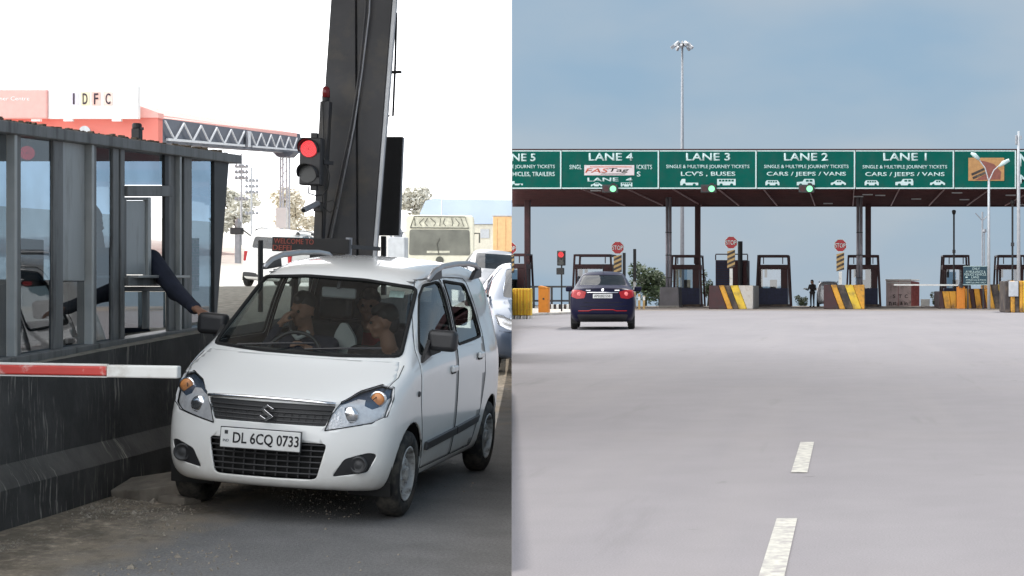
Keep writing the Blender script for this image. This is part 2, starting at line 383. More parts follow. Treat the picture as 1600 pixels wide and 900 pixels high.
# ------------------------------------------------------------------ left: island wall, booth, barrier
def streaks(name, base, top):
    m = bpy.data.materials.new(name); m.use_nodes = True; nt = m.node_tree; N = nt.nodes; L = nt.links; p = N['Principled BSDF']; p.inputs['Roughness'].default_value = .8
    tc = N.new('ShaderNodeTexCoord')
    def nz(st, sc, det, ro):
        mp = N.new('ShaderNodeMapping'); mp.inputs['Scale'].default_value = st; L.new(tc.outputs['Object'], mp.inputs[0])
        n = N.new('ShaderNodeTexNoise'); n.inputs['Scale'].default_value = sc; n.inputs['Detail'].default_value = det; n.inputs['Roughness'].default_value = ro; L.new(mp.outputs[0], n.inputs['Vector']); return n.outputs['Fac']
    def ramp(i, a, b):
        r = N.new('ShaderNodeValToRGB'); r.color_ramp.elements[0].position = a; r.color_ramp.elements[1].position = b; L.new(i, r.inputs[0]); return r.outputs[0]
    def mix(f, a, col):
        x = N.new('ShaderNodeMix'); x.data_type = 'RGBA'; L.new(f, x.inputs['Factor'])
        if isinstance(a, tuple): x.inputs['A'].default_value = (*a, 1)
        else: L.new(a, x.inputs['A'])
        x.inputs['B'].default_value = (*col, 1); return x.outputs['Result']
    c = mix(ramp(nz((1, 1, 1), 2.2, 6, .6), .4, .75), base, tuple(k * 2.2 for k in base))
    mlt = N.new('ShaderNodeMath'); mlt.operation = 'MULTIPLY'; L.new(ramp(nz((1, 14, 1.1), 3., 4, .7), .56, .66), mlt.inputs[0]); L.new(ramp(nz((1, 1.2, 1.6), 1.3, 3, .5), .45, .62), mlt.inputs[1])
    c = mix(mlt.outputs[0], c, top); L.new(c, p.inputs['Base Color'])
    b_ = N.new('ShaderNodeBump'); b_.inputs['Strength'].default_value = .5; b_.inputs['Distance'].default_value = .01; L.new(nz((1, 1, 1), 25, 6, .6), b_.inputs['Height']); L.new(b_.outputs[0], p.inputs['Normal'])
    M[name] = m
streaks('wall_streaked', (.046, .043, .040), (.34, .31, .27))
streaks('kerb_streaked', (.07, .064, .057), (.40, .37, .31))
mat('dust_top', (.25, .23, .19), .95, var=.35, scale=14, bump=.8, bscale=60)

isl = thing('toll_island', 'dark stained concrete toll island with sloping ledge carrying the booth', 'island', T(0, 0, CH))
def ztop(y): return -.322 + .047 * (y - 12.5)
def isl_prof(y):
    g = gl(-4.81, y) - CH
    return [(-4.80, g - .3), (-4.805, g + .225), (-4.885, g + .355), (-4.90, ztop(y)), (-9.4, ztop(y) + .0), (-9.4, g - .3)]
def isl_strip(name, i, m, y0=4.0, y1=20.6, off=0):
    b = MB(); n = 70; vs = []
    for k in range(n + 1):
        y = y0 + (y1 - y0) * k / n; p, q = isl_prof(y)[i], isl_prof(y)[i + 1]
        for j in range(5):
            f = j / 4; w = .012 * noise.noise((y * 2.3, i * 3 + j * .8, 1.7)) * (1 if 0 < i < 3 or j else .6)
            vs.append((p[0] + (q[0] - p[0]) * f + w, y, p[1] + (q[1] - p[1]) * f + w * .5))
    b.add(vs, [(k * 5 + j, k * 5 + 5 + j, k * 5 + 6 + j, k * 5 + 1 + j) for k in range(n) for j in range(4)])
    return b.build(name, m, isl, smooth=1)
isl_strip('kerb_face', 0, 'wall_streaked'); isl_strip('sloping_ledge', 1, 'kerb_streaked'); isl_strip('wall_face', 2, 'wall_streaked'); isl_strip('island_top', 3, 'dust_top')
for y in (4.0, 20.6): MB().add([(p[0], y, p[1]) for p in isl_prof(y)], [tuple(range(6))]).build('end_face', 'wall_streaked', isl)

# booth: facade line follows the island
mat('alu_grey', (.19, .19, .183), .5, .25, var=.15, scale=4, dirt=(.06, .055, .05), damt=.35, stretch=(4, 4, .6))
mat('alu_dark', (.04, .04, .04), .5, .2, var=.2)
mat('alu_edge', (.42, .42, .4), .4, .4, var=.1)
mat('panel_grey', (.38, .39, .38), .35, .1, var=.1, scale=2, dirt=(.2, .19, .17), damt=.3, stretch=(3, 3, .5))
glass('booth_glass', (.13, .20, .27), .3, .02, 1.95)
glass('rear_tint', (.3, .38, .45), .3, .05, 1.6)
glass('tint_glass', (.28, .38, .46), .2, .03, 1.7)
booth = thing('toll_booth', 'grey framed glass toll booth with slanting roofline on the dark island', 'booth', T(0, 0, CH))
def fx(y): return -5.143 - .031 * (y - 13.8)
def fzt(y): return 1.125 + .0325 * (y - 13.8)
def fzb(y): return -.265 + .036 * (y - 13.8)
def uy(u):  return -4.7152 / ((u - CX) / F + .031)
def vz(v, y): return -(v - CY) / F * y
def bpost(name, u0, u1, v0=None, v1=None, d0=-.026, d1=.0, m='alu_grey', lean=0, bev=.004):
    y0, y1 = uy(u0), uy(u1); b = MB(); q = []
    for y in (y0, y1):
        zt = fzt(y) - .06 if v0 is None else vz(v0, y); zb = fzb(y) if v1 is None else vz(v1, y)
        q.append((y, zt, zb))
    A = [(fx(y) + d1, y, z) for y, z in ((q[0][0], q[0][2]), (q[1][0] - lean, q[1][2]), (q[1][0], q[1][1]), (q[0][0], q[0][1]))]
    B = [(x - d1 + d0, y, z) for x, y, z in A]
    if name == 'pane': return b.add(A, [(0, 1, 2, 3)]).build(name, m, booth)
    return b.hexa(A, B).build(name, m, booth, bevel=bev, seg=1)
# uprights
bpost('upright', -330, -315); bpost('upright', -210, -195); bpost('upright', -110, -95)
bpost('edge_strip', 14.5, 18.5, d0=-.02, d1=.035, m='alu_edge'); bpost('upright', 19, 33)
bpost('upright', 84, 99); bpost('edge_strip', 136, 139.5, d0=-.02, d1=.035, m='alu_edge'); bpost('upright', 140, 151)
bpost('upright', 177, 186); bpost('upright', 187, 193, d1=.01); bpost('upright', 264, 274); bpost('edge_strip', 274.5, 277, d0=-.02, d1=.035, m='alu_edge')
bpost('upright', 288, 300); bpost('end_post', 334, 357, m='alu_dark', lean=.3, d1=.005)
bpost('upright', 258, 263.5, 240, 430, m='alu_dark')
# panes and panels
for u0, u1, m in ((-315, -210, 'tint_glass'), (-195, -110, 'tint_glass'), (-95, 14, 'booth_glass'), (33.5, 83.5, 'booth_glass'), (151.5, 176.5, 'booth_glass'), (300.5, 336, 'booth_glass'), (278, 287.5, 'tint_glass')):
    bpost('pane', u0, u1, d0=-.022, d1=-.016, m=m, bev=0)
bpost('blind_panel', 99.5, 135.5, v1=439, d0=-.03, d1=-.012, m='panel_grey')
bpost('pane', 99.5, 135.5, v0=440, d0=-.022, d1=-.016, m='booth_glass', bev=0)
bpost('transom', 193.5, 263.5, 290, 307, d0=-.04, d1=.03)
bpost('pane', 193.5, 257.5, None, 289, d0=-.03, d1=-.022, m='booth_glass', bev=0)
# ticket window with sliding sash pushed half open
bpost('sash_frame', 193.5, 195.5, 308, 432, d0=-.03, d1=.012); bpost('sash_frame', 229.5, 234, 308, 432, d0=-.03, d1=.012, m='alu_edge')
bpost('sash_frame', 196, 229, 308, 313, d0=-.03, d1=.012); bpost('sliding_panel', 196, 229, 313.5, 429, d0=-.02, d1=-.008, m='panel_grey')
bpost('transom', 193.5, 276, 433, 447, d0=-.08, d1=.035)
bpost('counter_ledge', 200, 282, 430, 434.5, d0=-.3, d1=.075, m='alu_edge')
bpost('pane', 195, 227, 456, 512, d0=-.03, d1=-.022, m='booth_glass', bev=0); bpost('sash_frame', 227.5, 231.5, 448, 514, d0=-.03, d1=.012)
bpost('pane', 232, 263, 456, 512, d0=-.03, d1=-.022, m='booth_glass', bev=0); bpost('transom', 193.5, 263.5, 448, 455, d0=-.05, d1=.014, m='alu_dark')
# sill, fascia, roof, inside
def run(name, y0, y1, x0, x1, z0, z1, m, bev=.006):
    A, B = [], []
    b = MB(); n = 24; vs = []
    for k in range(n + 1):
        y = y0 + (y1 - y0) * k / n
        vs += [(fx(y) + x0, y, z0(y)), (fx(y) + x1, y, z0(y)), (fx(y) + x1, y, z1(y)), (fx(y) + x0, y, z1(y))]
    b.add(vs, [(k * 4 + j, k * 4 + (j + 1) % 4, k * 4 + 4 + (j + 1) % 4, k * 4 + 4 + j) for k in range(n) for j in range(4)] + [(0, 1, 2, 3), (4 * n + 3, 4 * n + 2, 4 * n + 1, 4 * n)])
    return b.build(name, m, booth, bevel=bev, seg=1)
run('sill', 7.2, 13.82, -.1, .05, lambda y: fzb(y) - .045, lambda y: fzb(y) + .012, 'alu_grey')
run('plinth', 7.2, 13.8, -.12, .0, lambda y: ztop(y) - .05, lambda y: fzb(y) - .046, 'wall_dark')
run('fascia', 7.2, 13.98, -.05, .06, lambda y: fzt(y) - .062, lambda y: fzt(y) + .012, 'alu_grey')
rf = run('roof', 7.2, 13.98, -2.4, -.051, lambda y: fzt(y) - .04, lambda y: fzt(y) + .03, 'dark_steel')
mat('roof_litter', (.11, .085, .06), 1., var=.5, scale=30, bump=1., bscale=50)
b = MB(); r2 = random.Random(3)
for k in range(900):
    y = 7.4 + 6.5 * r2.random(); x = fx(y) - .01 - abs(r2.gauss(0, .18)); s = .008 + .02 * r2.random() ** 3
    z = fzt(y) + (.012 if x > fx(y) - .05 else .03)
    b.box((x, y, z + s * .3), (s, s * 1.8, s * .7), Matrix.Rotation(r2.random() * 3, 4, 'Z'))
o = b.build('roof_litter', 'roof_litter', booth); o['kind'] = 'stuff'
run('back_wall', 7.2, 13.8, -2.35, -2.28, lambda y: fzb(y) - .05, lambda y: fzb(y) + .45, 'panel_grey'); run('back_beam', 7.2, 13.8, -2.35, -2.28, lambda y: fzt(y) - .25, lambda y: fzt(y) - .05, 'panel_grey')
run('floor', 7.2, 13.8, -2.27, -.13, lambda y: fzb(y) - .2, lambda y: fzb(y) - .15, 'dark_steel')
for k in range(4):   # rear panes let the daylight in behind the clerk
    y = 7.3 + 1.62 * k
    run('rear_window', y + .06, y + 1.56, -2.32, -2.31, lambda q: fzb(q) + .451, lambda q: fzt(q) - .251, 'rear_tint', 0); run('rear_post', y - .05, y + .055, -2.35, -2.28, lambda q: fzb(q) + .451, lambda q: fzt(q) - .251, 'alu_grey')
o = thing('desk_cabinet', 'grey desk cabinet inside the booth below the clerk window', 'cabinet', T(0, 0, CH))
MB().bb((-6.6, 11.0, -.48), (-5.75, 13.2, .05)).build('carcass', 'panel_grey', o, bevel=.01); MB().bb((-6.62, 10.97, .051), (-5.7, 13.23, .08)).build('worktop', 'dark_steel', o, bevel=.006)
MB().bb((-6.3, 12.5, .08), (-6.25, 12.95, .4)).build('monitor', 'black_plastic', o, bevel=.01)
# green notice behind the end pane
nt_ = thing('green_notice', 'green notice sheet with pale pictograms behind the end pane of the booth', 'notice', T(0, 0, CH))
def fq(u0, u1, v0, v1, d): return [(fx(uy(u)) + d, uy(u), vz(v, uy(u))) for u, v in ((u0, v1), (u1, v1), (u1, v0), (u0, v0))]
mat('notice_green', (.04, .42, .27), .5, var=.1); mat('notice_pale', (.75, .82, .78), .5)
MB().hexa(fq(299, 323, 372, 455, -.06), fq(299, 323, 372, 455, -.068)).build('sheet', 'notice_green', nt_)
for r_, v in enumerate((378, 391, 404, 420, 436, 448)):
    for c_, u in enumerate((302, 309.5, 317)):
        MB().hexa(fq(u, u + (4.5 if (r_ + c_) % 3 else 3), v - 3, v + 3 - (c_ + r_) % 2, -.052), fq(u, u + 4, v - 3, v + 2, -.0585)).build('pictogram', 'notice_pale', nt_)
for v in (384.5, 397, 412, 428): MB().hexa(fq(300, 322.5, v, v + 1.1, -.053), fq(300, 322.5, v, v + 1.1, -.0585)).build('rule_line', 'notice_pale', nt_)
# things on the roof
y = uy(212) + .35
o = thing('roof_siren', 'stubby black siren box standing on the booth roof', 'siren', T(*W(214, 222, 12.4)))
MB().box((0, 0, .05), (.062, .062, .1)).build('body', 'black', o, bevel=.006); MB().lathe([(.03, .1), (.034, .105), (.034, .13), (.028, .14)], 14).build('cap', 'black', o); MB().box((.03, 0, .1), (.03, .03, .02)).build('bracket', 'black', o)
MB().box((-.055, 0, .0), (.05, .05, .05)).build('junction_box', 'wall_dark', o, bevel=.005)
# barrier
o = thing('boom_barrier', 'red and white boom barrier arm lowered in front of the white hatchback', 'barrier', T(0, 8.8, CH))
za, zb = vz(577, 8.8), vz(581.5, 8.8); x0, xm, x1 = -5.35, (169 - CX) / F * 8.8, (280.5 - CX) / F * 8.8
def za_(x): return za + (zb - za) * (x - (-4.48)) / (x1 + 4.48)
mat('barrier_red', (.52, .045, .035), .45, var=.1, dirt=(.7, .6, .55), damt=.08, dscale=6)
MB().bar((x0, 0, za_(x0)), (xm, 0, za_(xm)), .05, .05).build('red_section', 'barrier_red', o, bevel=.008)
MB().bar((xm + .001, 0, za_(xm)), (x1, 0, za_(x1)), .052, .066).build('white_section', 'white_paint', o, bevel=.008)
MB().bar((x0, .0, za_(x0) + .031), (xm, 0, za_(xm) + .031), .03, .012).build('white_trim', 'white_paint', o, bevel=.003)
MB().bar((x0, .0, za_(x0) - .031), (xm, 0, za_(xm) - .031), .03, .008).build('white_trim', 'white_paint', o, bevel=.003)
g = ztop(8.8)
MB().bb((-5.4, -.17, g - .02), (-5.06, .17, -.3)).build('cabinet', 'orange', o, bevel=.02); MB().box((-5.2, 0, -.44), (.2, .36, .16)).build('pivot', 'dark_steel', o, bevel=.01)
# broken slab by the wheel, gravel along the kerb
b = MB(); r2 = random.Random(5)
def slab(pts, h, name):
    bb_ = MB(); n = len(pts); up = [Vector((p[0], p[1], h + .03 * noise.noise((p[0] * 9, p[1] * 9, 0)))) for p in pts]
    bb_.add([Vector((p[0], p[1], 0)) for p in pts] + up, [tuple(range(n, 2 * n)), tuple(range(n))] + [(i, (i + 1) % n, (i + 1) % n + n, i + n) for i in range(n)]); return bb_
o = thing('broken_slab', 'broken piece of flat concrete lying at the kerb beside the front wheel', 'rubble', ML @ T(-4.50, 11.0, 0))
mat('rubble', (.16, .14, .115), .95, var=.3, scale=8, bump=.6)
slab([(-.2, -.16), (.02, -.26), (.26, -.2), (.3, .06), (.1, .2), (-.16, .14)], .11, 'slab').build('slab', 'rubble', o, bevel=.01).rotation_euler = (.12, -.16, .1)
slab([(-.1, -.08), (.08, -.1), (.14, .03), (.0, .1), (-.1, .06)], .05, 'chip').build('chip', 'rubble', o, bevel=.006).location = (.26, -.2, 0)
b = MB()
for k in range(9000):
    t = r2.random(); y = 7.7 + 5.2 * r2.random(); x = -4.68 + abs(r2.gauss(0, .7))
    if noise.noise((x * 1.6, y * .8, 4)) < -.05 + .35 * r2.random() - .25 * (x < -4.4): continue
    s = .003 + .009 * r2.random() ** 3 + (.02 * (r2.random() < .006)); a = r2.random() * 6
    ca, sa = math.cos(a) * s, math.sin(a) * s
    b.add([(x + ca, y + sa, 0), (x - sa, y + ca, 0), (x - ca, y - sa, 0), (x + sa, y - ca, 0), (x + sa * .2, y, s * .9)], [(0, 1, 4), (1, 2, 4), (2, 3, 4), (3, 0, 4)])
mat('grit', (.24, .21, .17), .95, var=.45, scale=60)
o = b.build('gravel', 'grit', mw=ML @ T(0, 0, .001)); o['kind'] = 'stuff'; tag(o, 'loose brown grit and small stones lying along the dark kerb', 'gravel')

# ------------------------------------------------------------------ left: canopy column and what hangs on it
col = thing('canopy_column', 'tall dark tapering steel column rising behind the white hatchback', 'column', T(0, 0, 0))
def lerp_edge(u0, v0, u1, v1): return lambda v: u0 + (u1 - u0) * (v - v0) / (v1 - v0)
eL, eM, eR, eS = lerp_edge(517, 0, 491, 375), lerp_edge(555, 0, 557, 400), lerp_edge(613, 0, 582, 395), lerp_edge(620, 0, 588, 395)
def plank(name, ea, eb, ya, yb, m, vt=-180, vb=545):
    b = MB(); A = [W(ea(vb), vb, ya), W(eb(vb), vb, ya), W(eb(vt), vt, ya), W(ea(vt), vt, ya)]
    b.hexa(A, [q + Vector((0, yb - ya, 0)) for q in A]); return b.build(name, m, col, bevel=.006, seg=1)
plank('flange', eL, eM, 17.4, 17.44, 'dark_steel')
plank('web', lambda v: eM(v) - 12, lambda v: eM(v) + 14, 17.446, 17.9, 'dark_steel')
plank('flange', lambda v: eM(v) + 2.5, eR, 17.415, 17.62, 'dark_steel')
plank('edge_plate', lambda v: eR(v) + .5, eS, 17.38, 17.41, 'pale_steel')
plank('rear_flange', eL, eR, 17.9, 17.94, 'dark_steel')
zc = W(0, -180, 17.6).z + 1.3
mat('canopy_white', (.8, .8, .78), .6, var=.04)
_h = zc / math.tan(SUN_EL); _sx, _sy = _h * math.sin(SUN_AZ), _h * math.cos(SUN_AZ)
MB().prism([(-10.5, 9.5), (SEAM * 6 + .06 + _sx, 6 + _sy), (SEAM * 16 + .03 + _sx, 16 + _sy), (SEAM * 21 - .6 + _sx, 21 + _sy), (-10.5, 21 + _sy)], 'XY', zc + .02, zc + .22).build('canopy_roof', 'canopy_white', col)  # unseen roof outline follows the sun so its shade stops at the seam
for k in range(4): MB().bb((-10.3, 11.5 + 3.4 * k, zc - .16), (-1.9, 11.62 + 3.4 * k, zc + .019)).build('canopy_beam', 'canopy_white', col)
MB().bar((-6.0, 17.65, W(0, -170, 17.6).z), (-6.0, 17.65, zc + .02), .5, .4).build('column_top', 'dark_steel', col)
def pipe(name, pts, r, m, root=col, n=8): return MB().tube([W(*p) for p in pts], r, n).build(name, m, root, smooth=1)
pipe('conduit', [(574, -60, 17.35), (571, 20, 17.35), (562, 110, 17.35), (550, 190, 17.35), (512, 372, 17.35)], .012, 'dark_steel')
pipe('conduit', [(580, -60, 17.37), (577, 20, 17.37), (566, 110, 17.37), (554, 195, 17.37), (518, 372, 17.37)], .009, 'grey_steel')
pipe('bracket_pipe', [(619.5, 20, 17.6), (617.5, 100, 17.6), (614, 181, 17.6), (605, 181, 17.6)], .012, 'black')
MB().bar(W(607, 113, 17.6), W(627, 112.5, 17.6), .04, .028).build('bracket_arm', 'black', col)

mast = thing('signal_mast', 'slim dark post with a red beacon dome beside the steel column', 'post')
eA, eB = lerp_edge(500, 158, 489, 378), lerp_edge(515, 158, 503, 378)
b = MB(); A = [W(eA(540), 540, 17.05), W(eB(540), 540, 17.05), W(eB(158), 158, 17.05), W(eA(158), 158, 17.05)]
b.hexa(A, [q + Vector((0, .1, 0)) for q in A]).build('post', 'dark_steel', mast, bevel=.006)
c = W(509.5, 158, 17.1)
MB().lathe([(.034, 0), (.036, .03), (.034, .036)], 16, c=c).build('beacon_base', 'black', mast); 
mat('beacon_red', (.16, .012, .015), .25, var=.2)
MB().lathe([(.038, .037), (.04, .1), (.034, .135), (.018, .15), (.001, .152)], 16, c=c).build('beacon_dome', 'beacon_red', mast, smooth=1)
pipe('cable', [(504, 150, 17.02), (506, 240, 17.02), (515, 275, 16.9), (512, 295, 16.95), (504, 305, 17.02), (503, 370, 17.02)], .006, 'black', mast, 6)

def led_lens(parent, c, r, m_dot, m_back, name, axis='Y', n_ring=6):
    MB().lathe([(r, 0), (r, .012)], 24, 'Y', (c[0], c[1], c[2])).build(name, m_back, parent)
    if m_dot:
        b = MB()
        for k in range(n_ring):
            rr = r * (k + .3) / n_ring * .97; m_ = max(1, int(6.283 * rr / (r * .155)))
            for j in range(m_):
                a = 6.283 * j / m_ + k; b.box((c[0] + rr * math.cos(a), c[1] - .003, c[2] + rr * math.sin(a)), (r * .1, .006, r * .1))
        b.build('led_dots', m_dot, parent)['kind'] = 'stuff'
sig = thing('traffic_light', 'black two lamp traffic light showing red beside the dark steel column', 'traffic light', T(*W(484.5, 252, 16.75)) @ Matrix.Rotation(math.radians(1.6), 4, 'Y') )
MB().box((0, .06, 0), (.222, .12, .48)).build('housing', 'black_plastic', sig, bevel=.015)
mat('led_back', (.06, .004, .006), .5, emit=(1, .04, .05), estr=.22)
led_lens(sig, (-.012, -.012, .125), .088, 'led_red', 'led_back', 'red_lamp'); led_lens(sig, (-.018, -.012, -.128), .088, None, 'lens_dark', 'dark_lamp')
for z in (.125, -.128):
    b = MB(); n = 20; vs = []
    for k in range(n + 1):
        a = math.radians(-20 + 220 * k / n); d = .02 + .11 * max(0, math.sin(a) * .6 + .4)
        for rr in (.094, .1):
            for yy in (0, -d): vs.append((-.015 + rr * math.cos(a), yy, z + rr * math.sin(a)))
    b.add(vs, [q for k in range(n) for o_ in [4 * k] for q in ((o_, o_ + 4, o_ + 5, o_ + 1), (o_ + 2, o_ + 3, o_ + 7, o_ + 6), (o_ + 1, o_ + 5, o_ + 7, o_ + 3))])
    b.build('visor', 'black_plastic', sig, smooth=1)
MB().box((.02, .06, .265), (.06, .06, .05)).build('top_bracket', 'black', sig); MB().box((.03, .06, -.265), (.06, .06, .05)).build('bottom_bracket', 'black', sig)
MB().tube([(-.03, .05, -.25), (-.02, .04, -.32), (.05, .06, -.34), (.1, .1, -.33)], .007, 6).build('cable', 'black', sig)
MB().bar((.1, .08, .0), (.16, .2, .0), .04, .04).build('mount_arm', 'black', sig)
cc = thing('surveillance_camera', 'small grey tube camera on a bracket below the traffic light', 'camera')
MB().tube([W(474, 328.5, 16.6), W(476, 327.5, 16.62), W(496, 318, 16.9)], [.026, .03, .03], 12).build('body', 'grey_steel', cc, smooth=0)
MB().tube([W(473.6, 328.7, 16.59), W(475, 328, 16.61)], .02, 12).build('lens', 'black', cc)
MB().box(W(497, 323, 16.95), (.075, .09, .1)).build('mount', 'dark_steel', cc, bevel=.008)
MB().tube([W(503, 318, 16.95), W(520, 313, 16.95), W(527, 325, 16.95), W(515, 332, 17), W(503, 322, 17)], .005, 6).build('cable', 'black', cc)

disp = thing('led_display', 'flat black message display with dim red dots over the white hatchback roof', 'display', T(*W(485, 383, 16.4)) @ Matrix.Rotation(.035, 4, 'Y'))
mpx = F / 16.4
MB().bb((-60 / mpx, 0, -11.5 / mpx), (60 / mpx, .07, 11 / mpx)).build('case', 'black', disp, bevel=.004)
mat('led_dim', (.1, .02, .015), .5, emit=(.55, .12, .08), estr=.22)
text('WELCOME TO', 'lettering', 'led_dim', disp, (-26 / mpx, -.001, 5 / mpx), .06, width=62 / mpx, height=8 / mpx, ext=.003)
text('DEFEI', 'lettering', 'led_dim', disp, (-44 / mpx, -.001, -5.5 / mpx), .06, width=29 / mpx, height=8 / mpx, ext=.003)
MB().bb((54 / mpx, .02, -13 / mpx), (59.5 / mpx, .12, 14 / mpx)).build('bracket', 'grey_steel', disp)
MB().bb((-2 / mpx, .03, -130 / mpx), (4 / mpx, .06, -11.6 / mpx)).build('stand', 'black', disp)
MB().bar((.36, .1, .0), (.42, .9, .0), .04, .04).build('mount_arm', 'black', disp)

bp = thing('blank_sign_panel', 'tall narrow black sign back on a post right of the steel column', 'sign')
b = MB(); A = [W(589.5, 368, 18.4), W(622.5, 368, 18.4), W(629, 213.5, 18.4), W(603, 213.5, 18.4)]
b.hexa(A, [q + Vector((0, .05, 0)) for q in A]).build('panel', 'black', bp, bevel=.006)
b = MB(); A = [W(622.8, 366, 18.4), W(624.3, 366, 18.4), W(630, 214.5, 18.4), W(629.2, 214.5, 18.4)]
b.hexa(A, [q + Vector((0, .05, 0)) for q in A]).build('edge_trim', 'grey_steel', bp)
MB().bar(W(599.5, 540, 18.45), W(599.5, 369, 18.45), .05, .05).build('post', 'black', bp)
pp = tag(MB().tube([W(407, 520, 15.3), W(407, 376, 15.3), W(407, 375.4, 15.3)], [.024, .024, .02], 12).build('bollard_post', 'black', smooth=0), 'plain black post standing between booth and white hatchback', 'post')

mat('reflection_glow', (.3, .01, .01), .4, emit=(1, .05, .07), estr=2.4)  # emission imitates reflected red light
# traffic light reflection in the booth glass, imitated by a glowing red disc
o = thing('booth_red_reflection', 'round red dotted disc imitating the traffic light reflected in the booth glass', 'reflection', T(*W(42.5, 238.5, uy(42.5) + .02)) @ Matrix.Rotation(.45, 4, 'Z'))
yl_ = (-4.7152 - .09) / ((42.5 - CX) / F + .031); o.location = Vector((fx(yl_) - .09, yl_, CH + vz(239, yl_)))
led_lens(o, (0, -.0, 0), .046, 'reflection_glow', 'led_back', 'lamp', n_ring=6); MB().lathe([(.05, .013), (.05, .05)], 20, 'Y').build('rim', 'black_plastic', o)  # no lamp hangs here: disc and mount only carry the reflected red
MB().bar((0, .04, .07), (0, .04, .2), .02, .02).build('hanger', 'black_plastic', o)
# ------------------------------------------------------------------ right: toll canopy with its lane signs
mat('soffit', (.075, .018, .02), .7, var=.25, scale=1.2)
mat('soffit_rib', (.25, .12, .12), .5, var=.2)
mat('navy_panel', (.015, .02, .06), .6, var=.3)
mat('teal_sign', (.008, .05, .075), .45, var=.1)
can = thing('toll_canopy', 'long maroon toll canopy on steel columns spanning all the highway lanes', 'canopy')
YF, YB = 92.3, 112.; zf, zb2 = W(0, 294, 92).z, W(0, 323, 112).z
def pxm(y): return F / y
xl, xr = SEAM * 92.4, 26.
MB().prism([(SEAM * YF + .02, YF), (xr, YF), (xr, YB), (SEAM * YB + .02, YB)], 'XY', zf + .25, zf + .9).build('roof_slab', 'maroon_steel', can)
MB().prism([(SEAM * YF + .02, YF), (xr, YF), (xr, YF + .25), (SEAM * YF - .02, YF + .25)], 'XY', zf - .02, zf + 2.2).build('fascia_backing', 'maroon_steel', can)
MB().prism([(SEAM * YB + .1, YB - .25), (xr, YB - .25), (xr, YB), (SEAM * YB + .1, YB)], 'XY', zf - .02, zf + .249).build('edge_beam', 'maroon_steel', can)
for k in range(24):
    y = YF + .6 + .8 * k; MB().bb((SEAM * y + .05, y, zf + .1), (xr, y + .12, zf + .249)).build('purlin', 'soffit', can)
for k in range(17):
    x = -17.5 + 2.55 * k
    if x < SEAM * YF + 2: continue
    MB().bb((x, YF + .4, zf + .02), (x + .05, YB - .3, zf + .098)).build('rafter', 'soffit_rib', can)
r2 = random.Random(2)
for k in range(14):
    x, y = -16 + 38 * r2.random(), YF + 2 + 16 * r2.random()
    if x > SEAM * y + 1: MB().bb((x, y, zf + .0), (x + .6, y + .15, zf + .06)).build('tube_light', 'pale_steel', can)
def column(u0, u1, y, m, vt=323, base=0):
    a, b_ = W(u0, 0, y).x, W(u1, 0, y).x; c = (a + b_) / 2; r = (b_ - a) / 2
    if m == 'grey_steel':
        for s_ in (-1, 1): MB().tube([(c + s_ * r * .5, y, 0), (c + s_ * r * .5, y, zf + .24)], r * .48, 12).build('column', 'steel_col', can, smooth=1)
        for z in (1.8, 3.2, 4.6): MB().bb((a, y - .1, z), (b_, y + .1, z + .06)).build('column_band', 'dark_steel', can)
    else: MB().bb((a, y - r, 0), (b_, y + r, zf + .24)).build('column', m, can, bevel=.02)
mat('steel_col', (.30, .28, .31), .5, .3, var=.2, scale=2)
column(1040, 1049.5, 103, 'grey_steel'); column(1086, 1094.5, 110, 'maroon_steel'); column(1338, 1348, 103, 'grey_steel'); column(1352, 1361, 110, 'maroon_steel'); column(820, 828.5, 106, 'maroon_steel'); column(1640, 1650, 103, 'grey_steel')

# lane signs
p92 = pxm(92.)
def icon(kind, parent, x, z, w):
    h = w * .36; b = MB()
    P = {'van': [(-.5, 0), (-.5, .62), (-.4, .98), (.36, .98), (.5, .5), (.5, 0)], 'jeep': [(-.5, 0), (-.5, .5), (-.18, .58), (-.08, .98), (.46, .98), (.5, .55), (.5, 0)], 'car': [(-.5, .05), (-.48, .45), (-.3, .55), (-.12, .95), (.15, .95), (.42, .5), (.5, .35), (.48, .05)],
         'bus': [(-.5, 0), (-.5, .95), (.5, .95), (.5, 0)], 'truck': [(-.5, 0), (-.5, .5), (-.42, .98), (-.22, .98), (-.22, .4), (.5, .4), (.5, 0)]}[kind]
    b.prism([(x + p[0] * w, z + p[1] * h) for p in P], 'XZ', -.012, -.002)
    o = b.build(kind + '_symbol', 'sign_white', parent)
    for sx in (-.28, .28): MB().lathe([(h * .24, -.02), (h * .24, -.013)], 12, 'Y', (x + sx * w, 0, z + .02)).build('wheel_mark', 'green_sign', o)
    if kind != 'truck':
        for k in range({'van': 4, 'bus': 5, 'jeep': 2, 'car': 2}[kind]):
            n = {'van': 4, 'bus': 5, 'jeep': 2, 'car': 2}[kind]; a0, a1 = {'van': (-.34, .34), 'bus': (-.42, .42), 'jeep': (-.02, .4), 'car': (-.12, .2)}[kind]
            ww = (a1 - a0) / n; xa = x + (a0 + ww * k + ww * .12) * w
            MB().bb((xa, -.02, z + h * .56), (xa + ww * .76 * w, -.013, z + h * .84)).build('window_mark', 'green_sign', o)
